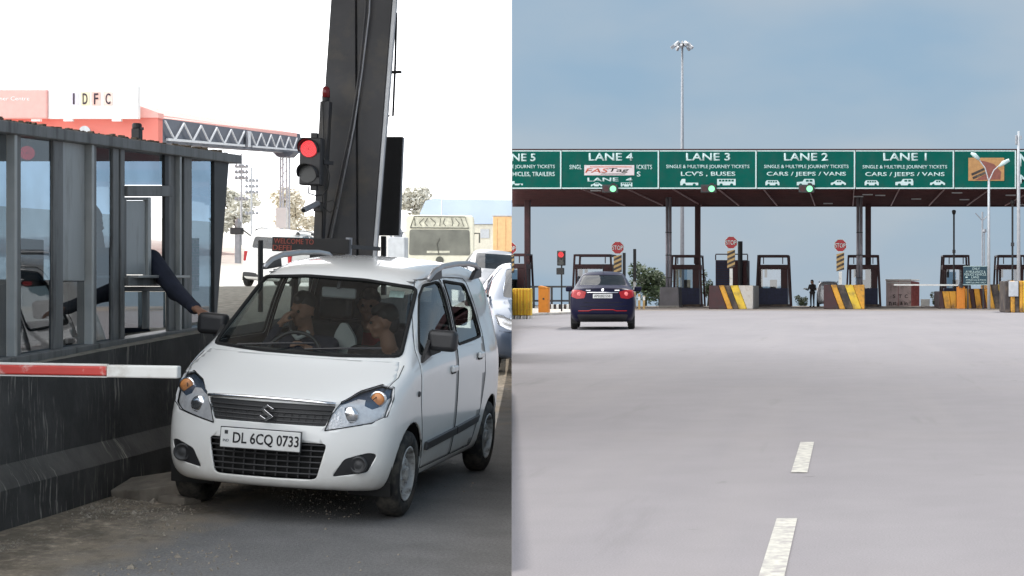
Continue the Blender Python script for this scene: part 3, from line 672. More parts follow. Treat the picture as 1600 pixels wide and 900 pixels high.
def lane_sign(u0, u1, label, lines, icons):
    x0, x1 = W(u0, 0, 92).x, W(u1, 0, 92).x; z0, z1 = W(0, 295, 92).z, W(0, 235, 92).z
    s = thing('lane_sign', label, 'sign', T((x0 + x1) / 2, 92, (z0 + z1) / 2), 'lane signs along the canopy edge'); w, h = (x1 - x0) / 2, (z1 - z0) / 2
    MB().bb((-w + .01, 0, -h), (w - .01, .12, h)).build('panel', 'green_sign', s)
    t = 1.6 / p92
    MB().bb((-w + .01, -.012, h - t), (w - .01, -.001, h)).build('border', 'sign_white', s); MB().bb((-w + .01, -.012, -h), (w - .01, -.001, -h + t * 1.2)).build('border', 'sign_white', s)
    MB().bb((w - t * 1.3 - .01, -.012, -h + t * 1.21), (w - .01, -.001, h - t * 1.01)).build('border', 'sign_white', s)
    uc = (u0 + u1) / 2
    for body, a, c_, v, hh, bold in lines:
        text(body, 'lettering', 'sign_white', s, (((a + c_) / 2 - uc) / p92, -.002, (265 - v) / p92), 1, width=(c_ - a) / p92, height=hh / p92, bold=bold, ext=.008)
    for kind, u, v, ww in icons: icon(kind, s, (u - uc) / p92, (265 - v) / p92, ww / p92)
    return s
SJ = 'SINGLE & MULTIPLE JOURNEY TICKETS'
s1 = lane_sign(1337, 1491, 'green cars, jeeps and vans sign headed LANE 1, next to the poster panel', [('LANE 1', 1380, 1448, 245, 12, .02), (SJ, 1348, 1480, 261.5, 7, .012), ('CARS / JEEPS / VANS', 1352, 1476, 273, 8, .018)], [('van', 1362, 289.5, 22), ('jeep', 1413, 289.5, 28), ('car', 1465, 289.5, 24)])
s2 = lane_sign(1183, 1336.5, 'green cars, jeeps and vans sign headed LANE 2, above the middle right booths', [('LANE 2', 1225, 1294, 245, 12, .02), (SJ, 1194, 1326, 261, 7, .012), ('CARS / JEEPS / VANS', 1198, 1322, 272.5, 8, .018)], [('van', 1207, 289.5, 22), ('jeep', 1259, 289.5, 28), ('car', 1310, 289.5, 24)])
s3 = lane_sign(1030.5, 1182.5, 'green sign reading LANE 3 for light trucks and buses', [('LANE 3', 1072, 1141, 245, 12, .02), (SJ, 1041, 1171, 261, 7, .012), ("LCV'S , BUSES", 1064, 1149, 272, 8, .018)], [('truck', 1077, 289.5, 28), ('bus', 1135, 289.5, 29)])
s4 = lane_sign(878, 1030, 'green LANE 4 sign with a pale sticker pasted over it', [('LANE 4', 920, 989, 245, 12, .02), ('SINGL', 890, 909, 261, 7, .012), ('ICKETS', 995, 1019, 261, 7, .012), ('S', 995, 1001, 272, 8, .018), ('LANE  4', 918, 988, 280.5, 6, .02)], [('car', 932, 291.5, 18), ('bus', 979, 291.5, 18)])
s5 = lane_sign(800, 877.5, 'green LANE 5 sign for long vehicles, partly out of view', [('NE 5', 799.6, 837, 246, 12, .02), ('E JOURNEY TICKETS', 800, 867, 261, 7, .012), ('HICLES, TRAILERS', 801, 867, 272.5, 8, .02)], [('truck', 808, 289.5, 18)])
s6 = lane_sign(1491.5, 1588, 'green sign panel with a brown poster and no lane number', [], [])
s7 = lane_sign(1590, 1660, 'rightmost green sign panel with only its first letters showing', [('N', 1593, 1608, 250, 20, .02), ('M', 1593, 1608, 280, 14, .03)], [])
st = thing('pasted_sticker', 'pale rectangular sticker with red and black lettering on the LANE 4 sign', 'sticker', T(*W(952, 266, 91.99)))
MB().bb((-39 / p92, -.024, -8 / p92), (39 / p92, -.003, 8 / p92)).build('sheet', 'sticker_white' if 'sticker_white' in M else mat('sticker_white', (.62, .55, .56), .5, var=.05), st)
mat('tag_red', (.5, .09, .04), .5); mat('tag_black', (.03, .03, .02), .5)
for body, a, c_, m in (('FAS', -36, -2, 'tag_red'), ('Tag', -2, 30, 'tag_black')):
    t = text(body, 'lettering', m, st, ((a + c_) / 2 / p92, -.025, -.5 / p92), 1, width=(c_ - a) / p92, height=(7 if body == 'FAS' else 7.5) / p92, bold=.01, ext=.008)
    for v_ in t.data.vertices: v_.co.x += v_.co.y * .55
MB().prism([(-30 / p92, 4.6 / p92), (36 / p92, 4.6 / p92), (34 / p92, 5.8 / p92), (-30 / p92, 5.8 / p92)], 'XZ', -.033, -.025).build('red_bar', 'tag_red', st)
MB().prism([(-14 / p92, -6.4 / p92), (24 / p92, -6.4 / p92), (26 / p92, -5.4 / p92), (-12 / p92, -5.4 / p92)], 'XZ', -.033, -.025).build('black_bar', 'tag_black', st)
# poster on the last panel
po = thing('brown_poster', 'tan rectangular poster with brown arch and slanted dark bands on green panel', 'poster', T(*W(1541, 264.5, 91.99)))
mat('tan', (.42, .22, .08), .6, var=.12); mat('poster_brown', (.22, .07, .05), .6, var=.15)
MB().bb((-28 / p92, -.024, -18 / p92), (28 / p92, -.003, 18 / p92)).build('sheet', 'tan', po)
MB().prism([(-18 / p92, -17 / p92), (22 / p92, -16 / p92), (23 / p92, -4 / p92), (12 / p92, 8 / p92), (0, 12 / p92), (-12 / p92, 14 / p92), (-4 / p92, 5 / p92), (2 / p92, -6 / p92)], 'XZ', -.034, -.025).build('arch_shape', 'poster_brown', po)
for k, (dx, dz) in enumerate(((-13, -4), (-11, -9.5))):
    MB().box((dx / p92, -.04, dz / p92), (22 / p92, .008, 3.6 / p92), Matrix.Rotation(math.radians(-24), 4, 'Y')).build('dark_band', 'stripe_black', po)
# lane signals under the signs
for u, lb in ((958, 'leftmost green lane signal lamp, under the sign with the sticker'), (1112, 'middle green lane signal lamp, under the buses sign'), (1265, 'rightmost green lane signal lamp, under a jeep symbol')):
    o = thing('lane_signal', lb, 'signal', T(*W(u, 295, 91.8)), 'green lane signals')
    MB().bb((-17 / p92, -.03, -6 / p92), (7.5 / p92, .15, 6.5 / p92)).build('housing', 'black_plastic', o, bevel=.03)
    MB().lathe([(4.8 / p92, -.06), (4.8 / p92, -.031)], 20, 'Y').build('green_lamp', 'led_green', o); MB().lathe([(4.4 / p92, -.05), (4.4 / p92, -.031)], 20, 'Y', (-11 / p92, 0, 0)).build('dark_lamp', 'maroon_steel', o)
    MB().bb((-.1, .0, 6.6 / p92), (.1, .12, .32)).build('hanger', 'black', o)

# ------------------------------------------------------------------ right: booths on their islands
def booth_right(label, uc, y=108., wpx=54, glassy='tint_glass', low='navy_panel'):
    k = F / y; w = wpx / 2 / k; o = thing('lane_booth', label, 'booth', T(W(uc, 0, y).x, y, 0), 'small booths under the canopy')
    H = 3.35; H2 = 2.72; fr = .12
    for s_ in (-1, 1):
        MB().bar((s_ * w, 0, .0), (s_ * (w - .16), 0, H), fr, fr).build('frame_leg', 'maroon_steel', o); MB().bar((s_ * w, 2.2, .0), (s_ * (w - .16), 2.2, H), fr, fr).build('frame_leg', 'maroon_steel', o)
        MB().bar((s_ * (w - .16), .06, H - .05), (s_ * (w - .16), 2.14, H - .05), fr * .8, fr * .8).build('top_rail', 'maroon_steel', o)
        MB().bar((s_ * (w - .5), .0, H2 + .05), (s_ * (w - .5), 0, H - .13), .06, .06).build('strut', 'maroon_steel', o)
    for y_ in (0, 2.2): MB().bb((-w + .2, y_ - .06, H - .13), (w - .2, y_ + .06, H + .01)).build('top_beam', 'maroon_steel', o)
    MB().bb((-w + .12, -.05, H2 - .3), (w - .12, 2.2, H2)).build('cabin_roof', 'maroon_steel', o, bevel=.03)
    MB().bb((-w + .18, -.02, .15), (w - .18, 2.1, 1.2)).build('cabin_base', low, o, bevel=.02)
    MB().bb((w - .62, -.03, 1.2), (w - .2, 2.1, H2 - .301)).build('cabin_wall', 'maroon_steel', o)
    MB().bb((-w + .2, -.02, 1.201), (-w + .34, .1, H2 - .301)).build('cabin_post', 'maroon_steel', o); MB().bb((-w + .2, 2.0, 1.201), (-w + .34, 2.1, H2 - .301)).build('cabin_post', 'maroon_steel', o)
    MB().add([(-w + .35, 0, 1.201), (w - .63, 0, 1.201), (w - .63, 0, H2 - .301), (-w + .35, 0, H2 - .301)], [(0, 1, 2, 3)]).build('pane', glassy, o)
    MB().bb((.1 - w * .3, .6, 1.201), (w * .2, .8, 1.75)).build('monitor', 'black_plastic', o); MB().bb((-w * .55, 1.3, 1.9), (-w * .4, 1.4, H2 - .31)).build('mullion', 'maroon_steel', o)
    MB().bb((-w + .02, -.12, .0), (w - .02, 2.3, .149)).build('base_kerb', 'stripe_black', o)
    return o
booth_right('dark framed lane booth behind the dark blue sedan', 926, 106, 64)
booth_right('dark framed lane booth behind the double steel column left of centre', 1072, 108, 50)
booth_right('dark framed lane booth standing alone between the two middle lanes', 1208, 108, 54)
booth_right('dark framed lane booth behind the double steel column right of centre', 1349, 108, 54)
booth_right('dark framed lane booth behind the ambulance lane sign', 1494, 108, 46)
booth_right('dark framed lane booth at the far right of the canopy', 1580, 108, 48)
b_ = booth_right('dark framed lane booth cut off behind the yellow barriers', 800, 104, 48)
seam_cut(b_, True)
# louvred cabin
o = thing('louvred_cabin', 'dark blue louvred cabin with top rail behind the middle STOP sign', 'cabin', T(W(1143, 0, 107).x, 107, 0)); k = F / 107
MB().bb((-25 / k, 0, 0), (25 / k, 2.4, 3.0)).build('shell', 'maroon_steel', o, bevel=.03)
for i in range(13): MB().bb((-24 / k, -.06, 1.15 + .14 * i), (-3 / k, -.001, 1.25 + .14 * i)).build('louvre', 'navy_panel', o); MB().bb((-1 / k, -.05, 1.15 + .14 * i), (22 / k, -.001, 1.23 + .14 * i)).build('louvre', 'soffit', o)
for x in (-25, 25): MB().bar((x / k, .1, 3.0), (x / k, .1, 3.35), .07, .07).build('rail_post', 'maroon_steel', o)
MB().bar((-25 / k, .1, 3.38), (25 / k, .1, 3.38), .07, .07).build('top_rail', 'maroon_steel', o); MB().tube([(14 / k, -.3, 0), (14 / k, -.3, 4.2)], .16, 10).build('flue', 'black', o)
MB().bar((24 / k, -.1, 2.6), (31 / k, -.1, .2), .08, .08).build('brace', 'black', o)

# islands with painted noses
def nose(label, u0, u1, v0, v1, y, bands, slant=8, depth=6., group=None, extra=None):
    k = F / y; x0 = W(u0, 0, y).x; o = thing('island_nose', label, 'barrier', T(x0, y, 0), group); H = (v1 - v0) / k; tot = u1 - u0; sl = slant / k
    a = 0
    for i, (m, f) in enumerate(bands):
        xa, xb = a * tot / k, (a + f) * tot / k; a += f
        l0 = xa if i == 0 else xa + sl / 2; t0 = xa if i == 0 else xa - sl / 2
        l1 = xb if i == len(bands) - 1 else xb + sl / 2; t1 = xb if i == len(bands) - 1 else xb - sl / 2
        q = MB(); pr = .03 * (i % 2)
        A = [(l0, -pr - .15, 0), (l1 - .004, -pr - .15, 0), (t1 - .004, -pr, H), (t0, -pr, H)]
        q.hexa(A, [(p[0], depth, p[2]) for p in A]).build('painted_band', m, o, bevel=.04)
    return o
DK, YL, OY, RB, PC = 'stripe_black', 'yellow', 'orange_yellow', 'maroon_steel', 'pale_concrete'
nose('striped island nose with rough pale end below the middle STOP sign', 1108, 1177, 446, 483, 93, [(RB, .32), (OY, .12), (DK, .14), (YL, .18), (PC, .24)], 14)
nose('striped island nose below the right hand STOP sign', 1287, 1351, 444.5, 482.5, 93, [(RB, .28), (OY, .14), (DK, .2), (YL, .2), (OY, .18)], 14)
nose('orange and brown island block left of the ambulance lane sign', 1468, 1494, 449, 476, 96, [(RB, .25), (OY, .4), (OY, .35)], 4)
nose('striped island wall below the ambulance lane sign', 1509, 1545, 445, 476, 96, [(OY, .2), (RB, .2), (OY, .25), (RB, .2), (OY, .15)], 4)
nose('striped island wall right of the ambulance lane sign', 1545.5, 1574, 438, 476, 95, [(OY, .2), (DK, .4), (YL, .4)], 7)
n_ = nose('nearest striped barrier block at the right edge with a grey plate', 1570.5, 1640, 439, 488.5, 78, [(DK, .12), (OY, .1), (DK, .1), (OY, .08), (YL, .2), (DK, .4)], 0, 3)
MB().bb((5 / (F / 78), -.25, .75), (20 / (F / 78), -.16, 1.46)).build('grey_plate', 'pale_steel', n_, bevel=.02)
k = F / 60
for i, (u0, u1) in enumerate(((800.5, 808.5), (809, 818.5), (819, 829.5))):
    o = thing('ribbed_barrier', ['yellow ribbed barrier at the left edge of the toll line', 'yellow ribbed barrier, second from the left edge of the toll line', 'yellow ribbed barrier nearest the orange box'][i], 'barrier', T(W(u0, 0, 60).x, 60, 0), 'yellow ribbed barriers')
    w = (u1 - u0) / k
    MB().bb((0, .05, .12), (w, .3, 1.1)).build('panel', 'yellow', o, bevel=.02)
    for j in range(4): MB().bb((w * (j + .2) / 4, -.01, .14), (w * (j + .75) / 4, .049, 1.08)).build('rib', ('yellow', 'orange_yellow')[j % 2], o, bevel=.015)
    MB().bb((-.0, .0, 0), (w * .3, .32, .12)).build('foot', 'pale_concrete', o); MB().bb((w * .7, .0, 0), (w, .32, .12)).build('foot', 'pale_concrete', o)
    if i == 0: seam_cut(o, True)
o = thing('orange_barrier_box', 'orange barrier machine box with sloping lid left of the dark sedan', 'box', T(W(849, 0, 70).x, 70, .1)); k = F / 70
MB().prism([(-8 / k, 0), (7.5 / k, 0), (7.5 / k, 39 / k), (-5 / k, 42 / k), (-8 / k, 41 / k)], 'XZ', 0, .45).build('case', 'orange', o, bevel=.02)
MB().bb((-8.3 / k, -.03, 38.6 / k), (7.8 / k, .48, 39.4 / k)).build('lid_seam', 'orange_yellow', o); MB().bb((-1 / k, -.012, 20 / k), (1.5 / k, -.001, 23 / k)).build('lock', 'dark_steel', o)
MB().bb((-10 / k, -.1, -.1), (10 / k, .6, -.001)).build('footing', 'pale_concrete', o)
b = MB(); o = thing('traffic_island', 'low pale kerbed island beside the lane with the dark sedan', 'island', T(0, 0, 0))
MB().prism([(SEAM * 66 + .05, 66), (W(893, 0, 73).x, 73), (W(893, 0, 110).x, 110), (SEAM * 105 + .05, 105)], 'XY', 0, .1).build('slab', 'pale_concrete', o, bevel=.02)
for i in range(9):
    u0 = 857 + 4 * i; MB().bb((W(u0, 0, 84).x, 84, .1), (W(u0 + 3.9, 0, 84).x, 84.2, .34)).build('kerb_block', (DK, 'white_paint')[i % 2], o, bevel=.01)
for i, (ua, ub, v, y) in enumerate(((829, 895, 448, 88), (829, 895, 470, 88))): MB().bar(W(ua, v, y), W(ub, v, y), .08, .1).build('rail', 'dark_steel', o)
for u in (834, 862, 890): MB().bar((W(u, 0, 88).x, 88, .1), W(u, 447, 88), .1, .1).build('rail_post', 'dark_steel', o)

# traffic light on the left island
y = 74; k = F / y; o = thing('lane_traffic_light', 'traffic light showing red on a thin pole beside the dark sedan', 'traffic light', T(W(876.5, 0, y).x, y, .1))
z = lambda v: W(0, v, y).z - .1
MB().tube([(.02, .05, 0), (.02, .05, z(414))], .035, 8).build('pole', 'black', o)
MB().bb((-6.3 / k, 0, z(415)), (6.3 / k, .2, z(391.5))).build('housing', 'black_plastic', o, bevel=.03); MB().bb((-7 / k, -.05, z(429)), (4.5 / k, .15, z(418.5))).build('control_box', 'black_plastic', o, bevel=.02)
led_lens(o, (0, -.016, z(397.8)), 4.8 / k, 'led_red', 'led_back', 'red_lamp', n_ring=4); led_lens(o, (0, -.016, z(409.5)), 4.6 / k, None, 'lens_dark', 'dark_lamp')
for v in (397.8, 409.5): MB().tube([(-5.2 / k, -.02, z(v)), (-3.7 / k, -.12, z(v - 3.7)), (0, -.16, z(v - 5.2)), (3.7 / k, -.12, z(v - 3.7)), (5.2 / k, -.02, z(v))], .015, 6).build('visor', 'black_plastic', o)
# STOP signs
def stop_sign(u, v, label, y=95., post=True):
    k = F / y; o = thing('stop_sign', label, 'stop sign', T(W(u, 0, y).x, y, 0), 'stop signs on striped posts'); zc_ = W(0, v, y).z; r = 10.6 / k
    def octo(rr): return [(rr * math.cos(math.radians(22.5 + 45 * i)), zc_ + rr * math.sin(math.radians(22.5 + 45 * i))) for i in range(8)]
    MB().prism(octo(r), 'XZ', 0, .03).build('rim', 'sign_white', o); MB().prism(octo(r * .92), 'XZ', -.012, -.001).build('face', 'stop_red', o)
    text('STOP', 'lettering', 'sign_white', o, (0, -.013, zc_), 1, width=16.5 / k, height=7 / k, bold=.012, ext=.008)
    zt, zb_ = zc_ - r - .01, zc_ - r - 30 / k; n = 8; w = 6 / k
    for i in range(n):
        a, c_ = zb_ + (zt - zb_) * i / n, zb_ + (zt - zb_) * (i + 1) / n; d = (zt - zb_) / n * 1.5
        A = [(-w, -.02, max(zb_, min(zt, a - d / 2))), (w, -.02, max(zb_, min(zt, a + d / 2))), (w, -.02, max(zb_ + .001, min(zt, c_ + d / 2))), (-w, -.02, max(zb_ + .001, min(zt, c_ - d / 2)))]
        MB().hexa(A, [(p[0], .12, p[2]) for p in A]).build('stripe', ('stripe_black', 'stripe_tan')[i % 2], o)
    MB().bb((-w * .4, .02, 0), (w * .4, .1, zb_)).build('pole', 'white_paint', o)
    return o
mat('stripe_tan', (.45, .30, .12), .6, var=.12)
stop_sign(965, 387, 'red STOP sign on striped post above the dark blue sedan')
stop_sign(1142.3, 379, 'red STOP sign on striped post in front of the louvred cabin')
stop_sign(1313, 383.5, 'red STOP sign on striped post beside the pale parked car')
seam_cut(stop_sign(797, 388, 'red STOP sign half out of view at the left edge of the highway'), True)
for u, v, y, h in ((975, 395, 98, 'dark post with a white lower half right of the sedan STOP sign'), (991.5, 389, 104, 'dark post in front of the green roadside tree')):
    o = thing('marker_post', h, 'post', T(W(u, 0, y).x, y, 0)); k = F / y; z_ = W(0, v, y).z
    MB().bb((-2.2 / k, 0, 1.6), (2.2 / k, .15, z_)).build('upper', 'black', o); MB().bb((-2 / k, .01, 0), (2 / k, .14, 1.599)).build('lower', 'white_paint', o)
# concrete base of the left front column, plus yellow edge posts right of the sedan
for u0, u1, lb in ((1030, 1061, 'grey concrete block round the foot of the left double column'), (1334, 1352, 'grey concrete block round the foot of the right double column')):
    a, c_ = W(u0, 0, 102).x, W(u1, 0, 102).x; o = thing('column_plinth', lb, 'plinth', T((a + c_) / 2, 102, 0), 'column plinths'); w = (c_ - a) / 2
    MB().prism([(-w, 0), (w, 0), (w * .93, 1.25), (-w * .93, 1.25)], 'XZ', 0, 2).build('block', 'plinth_grey' if 'plinth_grey' in M else mat('plinth_grey', (.2, .19, .2), .8, var=.2, scale=1.5), o, bevel=.03); MB().bb((-w * 1.02, -.06, 0), (w * 1.02, 2.05, .12)).build('footing', 'concrete', o)
for i, u in enumerate((991, 995, 999)):
    o = thing('edge_post', ['pale yellow edge post nearest the sedan', 'pale yellow edge post, middle of three right of the sedan', 'pale yellow edge post farthest right of the sedan'][i], 'post', T(W(u, 0, 90).x, 90 + i, 0), 'yellow edge posts')
    MB().bb((-.06, 0, 0), (.06, .1, .95 - .1 * i)).build('post', 'stripe_tan', o); MB().bb((-.062, -.003, .5), (.062, .103, .7)).build('band', 'white_paint', o)

# kiosk with letters, white box, barrier
mat('kiosk_pink', (.60, .48, .47), .7, var=.12, scale=3, dirt=(.3, .22, .2), damt=.3); mat('kiosk_red', (.40, .14, .14), .7, var=.25, scale=8)
y = 110; k = F / y; o = thing('lettered_kiosk', 'pinkish metal kiosk with S T C letters and rusty red side', 'kiosk', T(W(1384.5, 0, y).x, y, 0))
w, h = 39 / k, 40 / k
MB().prism([(0, 0), (w, 0), (w, h), (0, h)], 'XZ', 0, .06).build('front_panel', 'kiosk_pink', o); MB().bb((w * .48, -.02, 0), (w * .5, -.001, h)).build('panel_joint', 'kiosk_red', o)
MB().add([(w, 0, 0), (w + 15 / k, 2.4, 0), (w + 15 / k, 2.4, h * .95), (w, 0, h)], [(0, 1, 2, 3)]).build('side_wall', 'kiosk_red', o)
for i in range(9):
    f = (i + .5) / 9; MB().bar((w + 15 / k * f + .02, 2.4 * f - .01, .02), (w + 15 / k * f + .02, 2.4 * f - .01, h * .94), .06, .05).build('corrugation', 'kiosk_red', o)
MB().prism([(-.05, -.12), (w + .02, -.12), (w + 16 / k, 2.5), (0, 2.5)], 'XY', h + .01, h + .1).build('roof', 'white_paint', o, bevel=.02)
MB().bb((-.02, -.08, h - .16), (w - .02, -.001, h - .09)).build('rain_strip', 'white_paint', o)
for t_, a, c_, v in (('S', 1395, 1399, 464.5), ('T', 1404, 1409, 464.5), ('C', 1413.5, 1418.5, 464.5), ('n', 1389, 1393, 476), ('st', 1395, 1400.5, 475.5), ('&', 1406.5, 1411, 475.5), ('in', 1413, 1418, 475.5)):
    text(t_, 'lettering', 'stripe_black', o, (((a + c_) / 2 - 1384.5) / k, -.003, W(0, v - 1.6, y).z), 1, width=(c_ - a) / k, height=5.6 / k, bold=.02, ext=.01)
o = thing('white_crate', 'small white box on the ground beside the red kiosk wall', 'box', T(W(1446, 0, 109).x, 109, 0)); MB().bb((-.28, 0, 0), (.28, .5, .42)).build('carton', 'white_paint', o, bevel=.02); MB().bb((-.3, -.02, .421), (.3, .52, .48)).build('lid', 'white_paint', o, bevel=.01)
y = 95; k = F / y; o = thing('lane_barrier', 'thin white barrier arm across the lane from an orange box', 'barrier', T(W(1501.5, 0, y).x, y, .0))
MB().prism([(-6.5 / k, 0), (6.5 / k, 0), (6.5 / k, 34 / k), (0, 36 / k), (-6.5 / k, 34 / k)], 'XZ', 0, .4).build('cabinet', 'orange', o, bevel=.02); MB().bar((-105 / k, -.05, W(0, 445, y).z), (-5 / k, -.05, W(0, 445.5, y).z), .05, .09).build('arm', 'white_paint', o)
MB().bb((-3 / k, -.08, 1.2), (3 / k, -.001, 1.45)).build('hub', 'dark_steel', o)
y = 94; k = F / y; o = thing('ambulance_lane_sign', 'dark teal board about the ambulance and police vehicle lane', 'sign', T(W(1524.5, 0, y).x, y, 0)); zc_ = W(0, 430.5, y).z
MB().bb((-19.5 / k, 0, zc_ - 14.5 / k), (19.5 / k, .05, zc_ + 14.5 / k)).build('board', 'teal_sign', o); 
for s_ in (-1, 1): MB().bb((s_ * 12 / k - .04, .051, 0), (s_ * 12 / k + .04, .12, zc_ + .3)).build('post', 'dark_steel', o); MB().bb((-19.8 / k, -.01, zc_ + s_ * 14.5 / k - .015), (19.8 / k, -.001, zc_ + s_ * 14.5 / k + .015)).build('rim', 'sign_white', o)
for t_, a, c_, v, hh in (('ONLY', 1519, 1531, 420, 4), ('AMBULANCE &', 1508.5, 1540, 424.7, 3.8), ('POLICE VEHICLE', 1507, 1541, 429, 3.8), ('LANE', 1518, 1530, 433.3, 3.6), ('AMBULANCE & POLICE', 1509, 1541, 437.6, 2.6), ('VEHICLE LANE ONLY', 1509, 1541, 441.6, 2.6)):
    text(t_, 'lettering', 'sign_white', o, (((a + c_) / 2 - 1524.5) / k, -.003, zc_ + (430.5 - v) / k), 1, width=(c_ - a) / k, height=hh / k, bold=.01, ext=.008)
MB().bb((-16 / k, -.011, zc_ - 3.6 / k), (-12.5 / k, -.003, zc_ - 1.8 / k)).build('arrow_mark', 'sign_white', o)
# poles and lamps
y = 90; k = F / y; z = lambda v: W(0, v, y).z
o = thing('street_lamp', 'pale two armed street lamp in front of the brown poster', 'street lamp', T(W(1545, 0, y).x, y, 0))
MB().tube([(0, 0, 0), (0, 0, z(350)), (0, 0, z(283))], [.09, .075, .06], 10).build('pole', 'pale_steel', o, smooth=1)
for sx, pts, head in ((-1, [(0, 283), (-6, 262), (-15, 250)], ((-28, 239), (-15, 249))), (1, [(0, 283), (8, 266), (17, 258)], ((16, 260), (32, 250)))):
    MB().tube([(a / k, 0, z(v)) for a, v in pts], .03, 8).build('arm', 'pale_steel', o)
    (a0, v0), (a1, v1) = head; MB().tube([(a0 / k, 0, z(v0)), ((a0 * .6 + a1 * .4) / k, -.03, z(v0 * .6 + v1 * .4) + .03), (a1 / k, 0, z(v1))], [.05, .13, .09], 10).build('lamp_head', 'sign_white', o, smooth=1)
y = 86; k = F / y; z = lambda v: W(0, v, y).z
o = thing('antenna_pole', 'tall pale pole with antenna panels near the right edge', 'pole', T(W(1591.5, 0, y).x, y, 0))
MB().tube([(0, 0, 0), (0, 0, z(260)), (0, 0, z(205))], [.1, .085, .05], 10).build('pole', 'pale_steel', o, smooth=1)
MB().bb((-5 / k, -.06, z(226)), (-2 / k, .06, z(211))).build('antenna_panel', 'grey_steel', o, bevel=.02); MB().bb((3 / k, -.06, z(218)), (4.6 / k, .06, z(212))).build('antenna_panel', 'grey_steel', o); MB().bar((-4 / k, 0, z(214)), (4 / k, 0, z(214)), .03, .03).build('crossbar', 'grey_steel', o)
for u, y, v0, lb in ((1490.5, 100, 328, 'black lamp post beside the ambulance lane booth'), (1582, 93, 312, 'black lamp post with a small round head near the right edge')):
    k = F / y; o = thing('camera_post', lb, 'post', T(W(u, 0, y).x, y, 0)); z_ = W(0, v0, y).z
    MB().tube([(0, 0, 0), (0, 0, z_ - .2)], .055, 8).build('pole', 'black', o); MB().lathe([(.05, z_ - .3), (.11, z_ - .2), (.13, z_ - .05), (.06, z_)], 12).build('head', 'black', o); MB().bb((-.09, -.12, z_ - 2.6), (.09, .06, z_ - 2.4)).build('box', 'dark_steel', o)
y = 170; k = F / y; o = thing('distant_lamp', 'thin distant street lamp with angled arms beyond the toll line', 'street lamp', T(W(1535, 0, y).x, y, -1.5)); z = lambda v: W(0, v, y).z + 1.5
MB().tube([(0, 0, 0), (0, 0, z(331))], .09, 8).build('pole', 'grey_steel', o); MB().tube([(0, 0, z(345)), (-11 / k, 0, z(333))], .06, 6).build('arm', 'grey_steel', o); MB().tube([(0, 0, z(345)), (7 / k, 0, z(338))], .06, 6).build('arm', 'grey_steel', o); MB().lathe([(.05, z(364)), (.25, z(362)), (.2, z(358))], 8, c=(3 / k, 0, 0)).build('lamp_head', 'grey_steel', o); MB().tube([(3 / k, 0, 0), (3 / k, 0, z(364))], .06, 6).build('pole', 'grey_steel', o)
y = 150; k = F / y; o = thing('high_mast_light', 'tall slender high mast with a ring of floodlights', 'mast', T(W(1066, 0, y).x, y, -1.1)); z = lambda v: W(0, v, y).z + 1.1
MB().tube([(0, 0, 0), (0, 0, z(240)), (0, 0, z(64))], [.2, .15, .09], 10).build('mast', 'grey_steel', o, smooth=1)
MB().lathe([(.1, z(70)), (.55, z(70)), (.58, z(69)), (.1, z(68.5))], 16).build('ring', 'dark_steel', o)
for i in range(10):
    a = 6.283 * i / 10 + .3; rr = .62 + .25 * (i % 2); zz = z(74) if i % 2 else z(69); b = MB()
    b.box((rr * math.cos(a), rr * math.sin(a), zz), (.38, .22, .3), Matrix.Rotation(a, 4, 'Z') @ Matrix.Rotation(.7, 4, 'Y')).build('floodlight', ('pale_steel', 'grey_steel')[i % 2], o, bevel=.03)
    MB().bar((.1 * math.cos(a), .1 * math.sin(a), z(70)), (rr * math.cos(a), rr * math.sin(a), zz), .05, .05).build('bracket', 'dark_steel', o)
# ------------------------------------------------------------------ cars: smooth body from a cage, then real panels cut out of it
mat('car_white', (.84, .84, .82), .25, var=.015, coat=.8, scale=2)
def dusty(m, z0, z1, col, amt):       # road dust clinging low on the bodywork
    nt = M[m].node_tree; N = nt.nodes; L = nt.links; p = N['Principled BSDF']; src = p.inputs['Base Color'].links[0].from_socket
    tc = N.new('ShaderNodeTexCoord'); sp = N.new('ShaderNodeSeparateXYZ'); L.new(tc.outputs['Object'], sp.inputs[0])
    mr = N.new('ShaderNodeMapRange'); mr.inputs[1].default_value = z0; mr.inputs[2].default_value = z1; mr.inputs[3].default_value = amt; mr.inputs[4].default_value = 0; L.new(sp.outputs['Z'], mr.inputs[0])
    nz = N.new('ShaderNodeTexNoise'); nz.inputs['Scale'].default_value = 7; nz.inputs['Detail'].default_value = 7; nz.inputs['Roughness'].default_value = .7; L.new(tc.outputs['Object'], nz.inputs['Vector'])
    mu = N.new('ShaderNodeMath'); mu.operation = 'MULTIPLY'; L.new(mr.outputs[0], mu.inputs[0]); L.new(nz.outputs['Fac'], mu.inputs[1])
    mx = N.new('ShaderNodeMix'); mx.data_type = 'RGBA'; L.new(mu.outputs[0], mx.inputs['Factor']); L.new(src, mx.inputs['A']); mx.inputs['B'].default_value = (*col, 1); L.new(mx.outputs['Result'], p.inputs['Base Color'])
dusty('car_white', .2, .55, (.42, .37, .30), .75)
mat('car_navy', (.006, .006, .028), .4, var=.05, coat=.0, spec=.2)
mat('car_grey', (.09, .125, .19), .3, .3, var=.05, coat=.7)
mat('car_silver', (.35, .35, .36), .35, .4, var=.05, coat=.5)
mat('car_pale', (.78, .77, .74), .35, var=.04, coat=.4)
mat('gap', (.01, .01, .01), .9)
mat('trim_in', (.03, .03, .032), .8, var=.2)
mat('cabin_grey', (.16, .16, .155), .8, var=.15)
mat('rim_steel', (.55, .55, .54), .5, .25, var=.15, dirt=(.14, .12, .1), damt=.4, dscale=12)
mat('reflector', (.78, .79, .80), .2, .45, var=.12, scale=30, bump=.35, bscale=70)
mat('lamp_blue', (.08, .11, .16), .15, .5, var=.35)
mat('grille_grey', (.035, .036, .038), .5, var=.15)
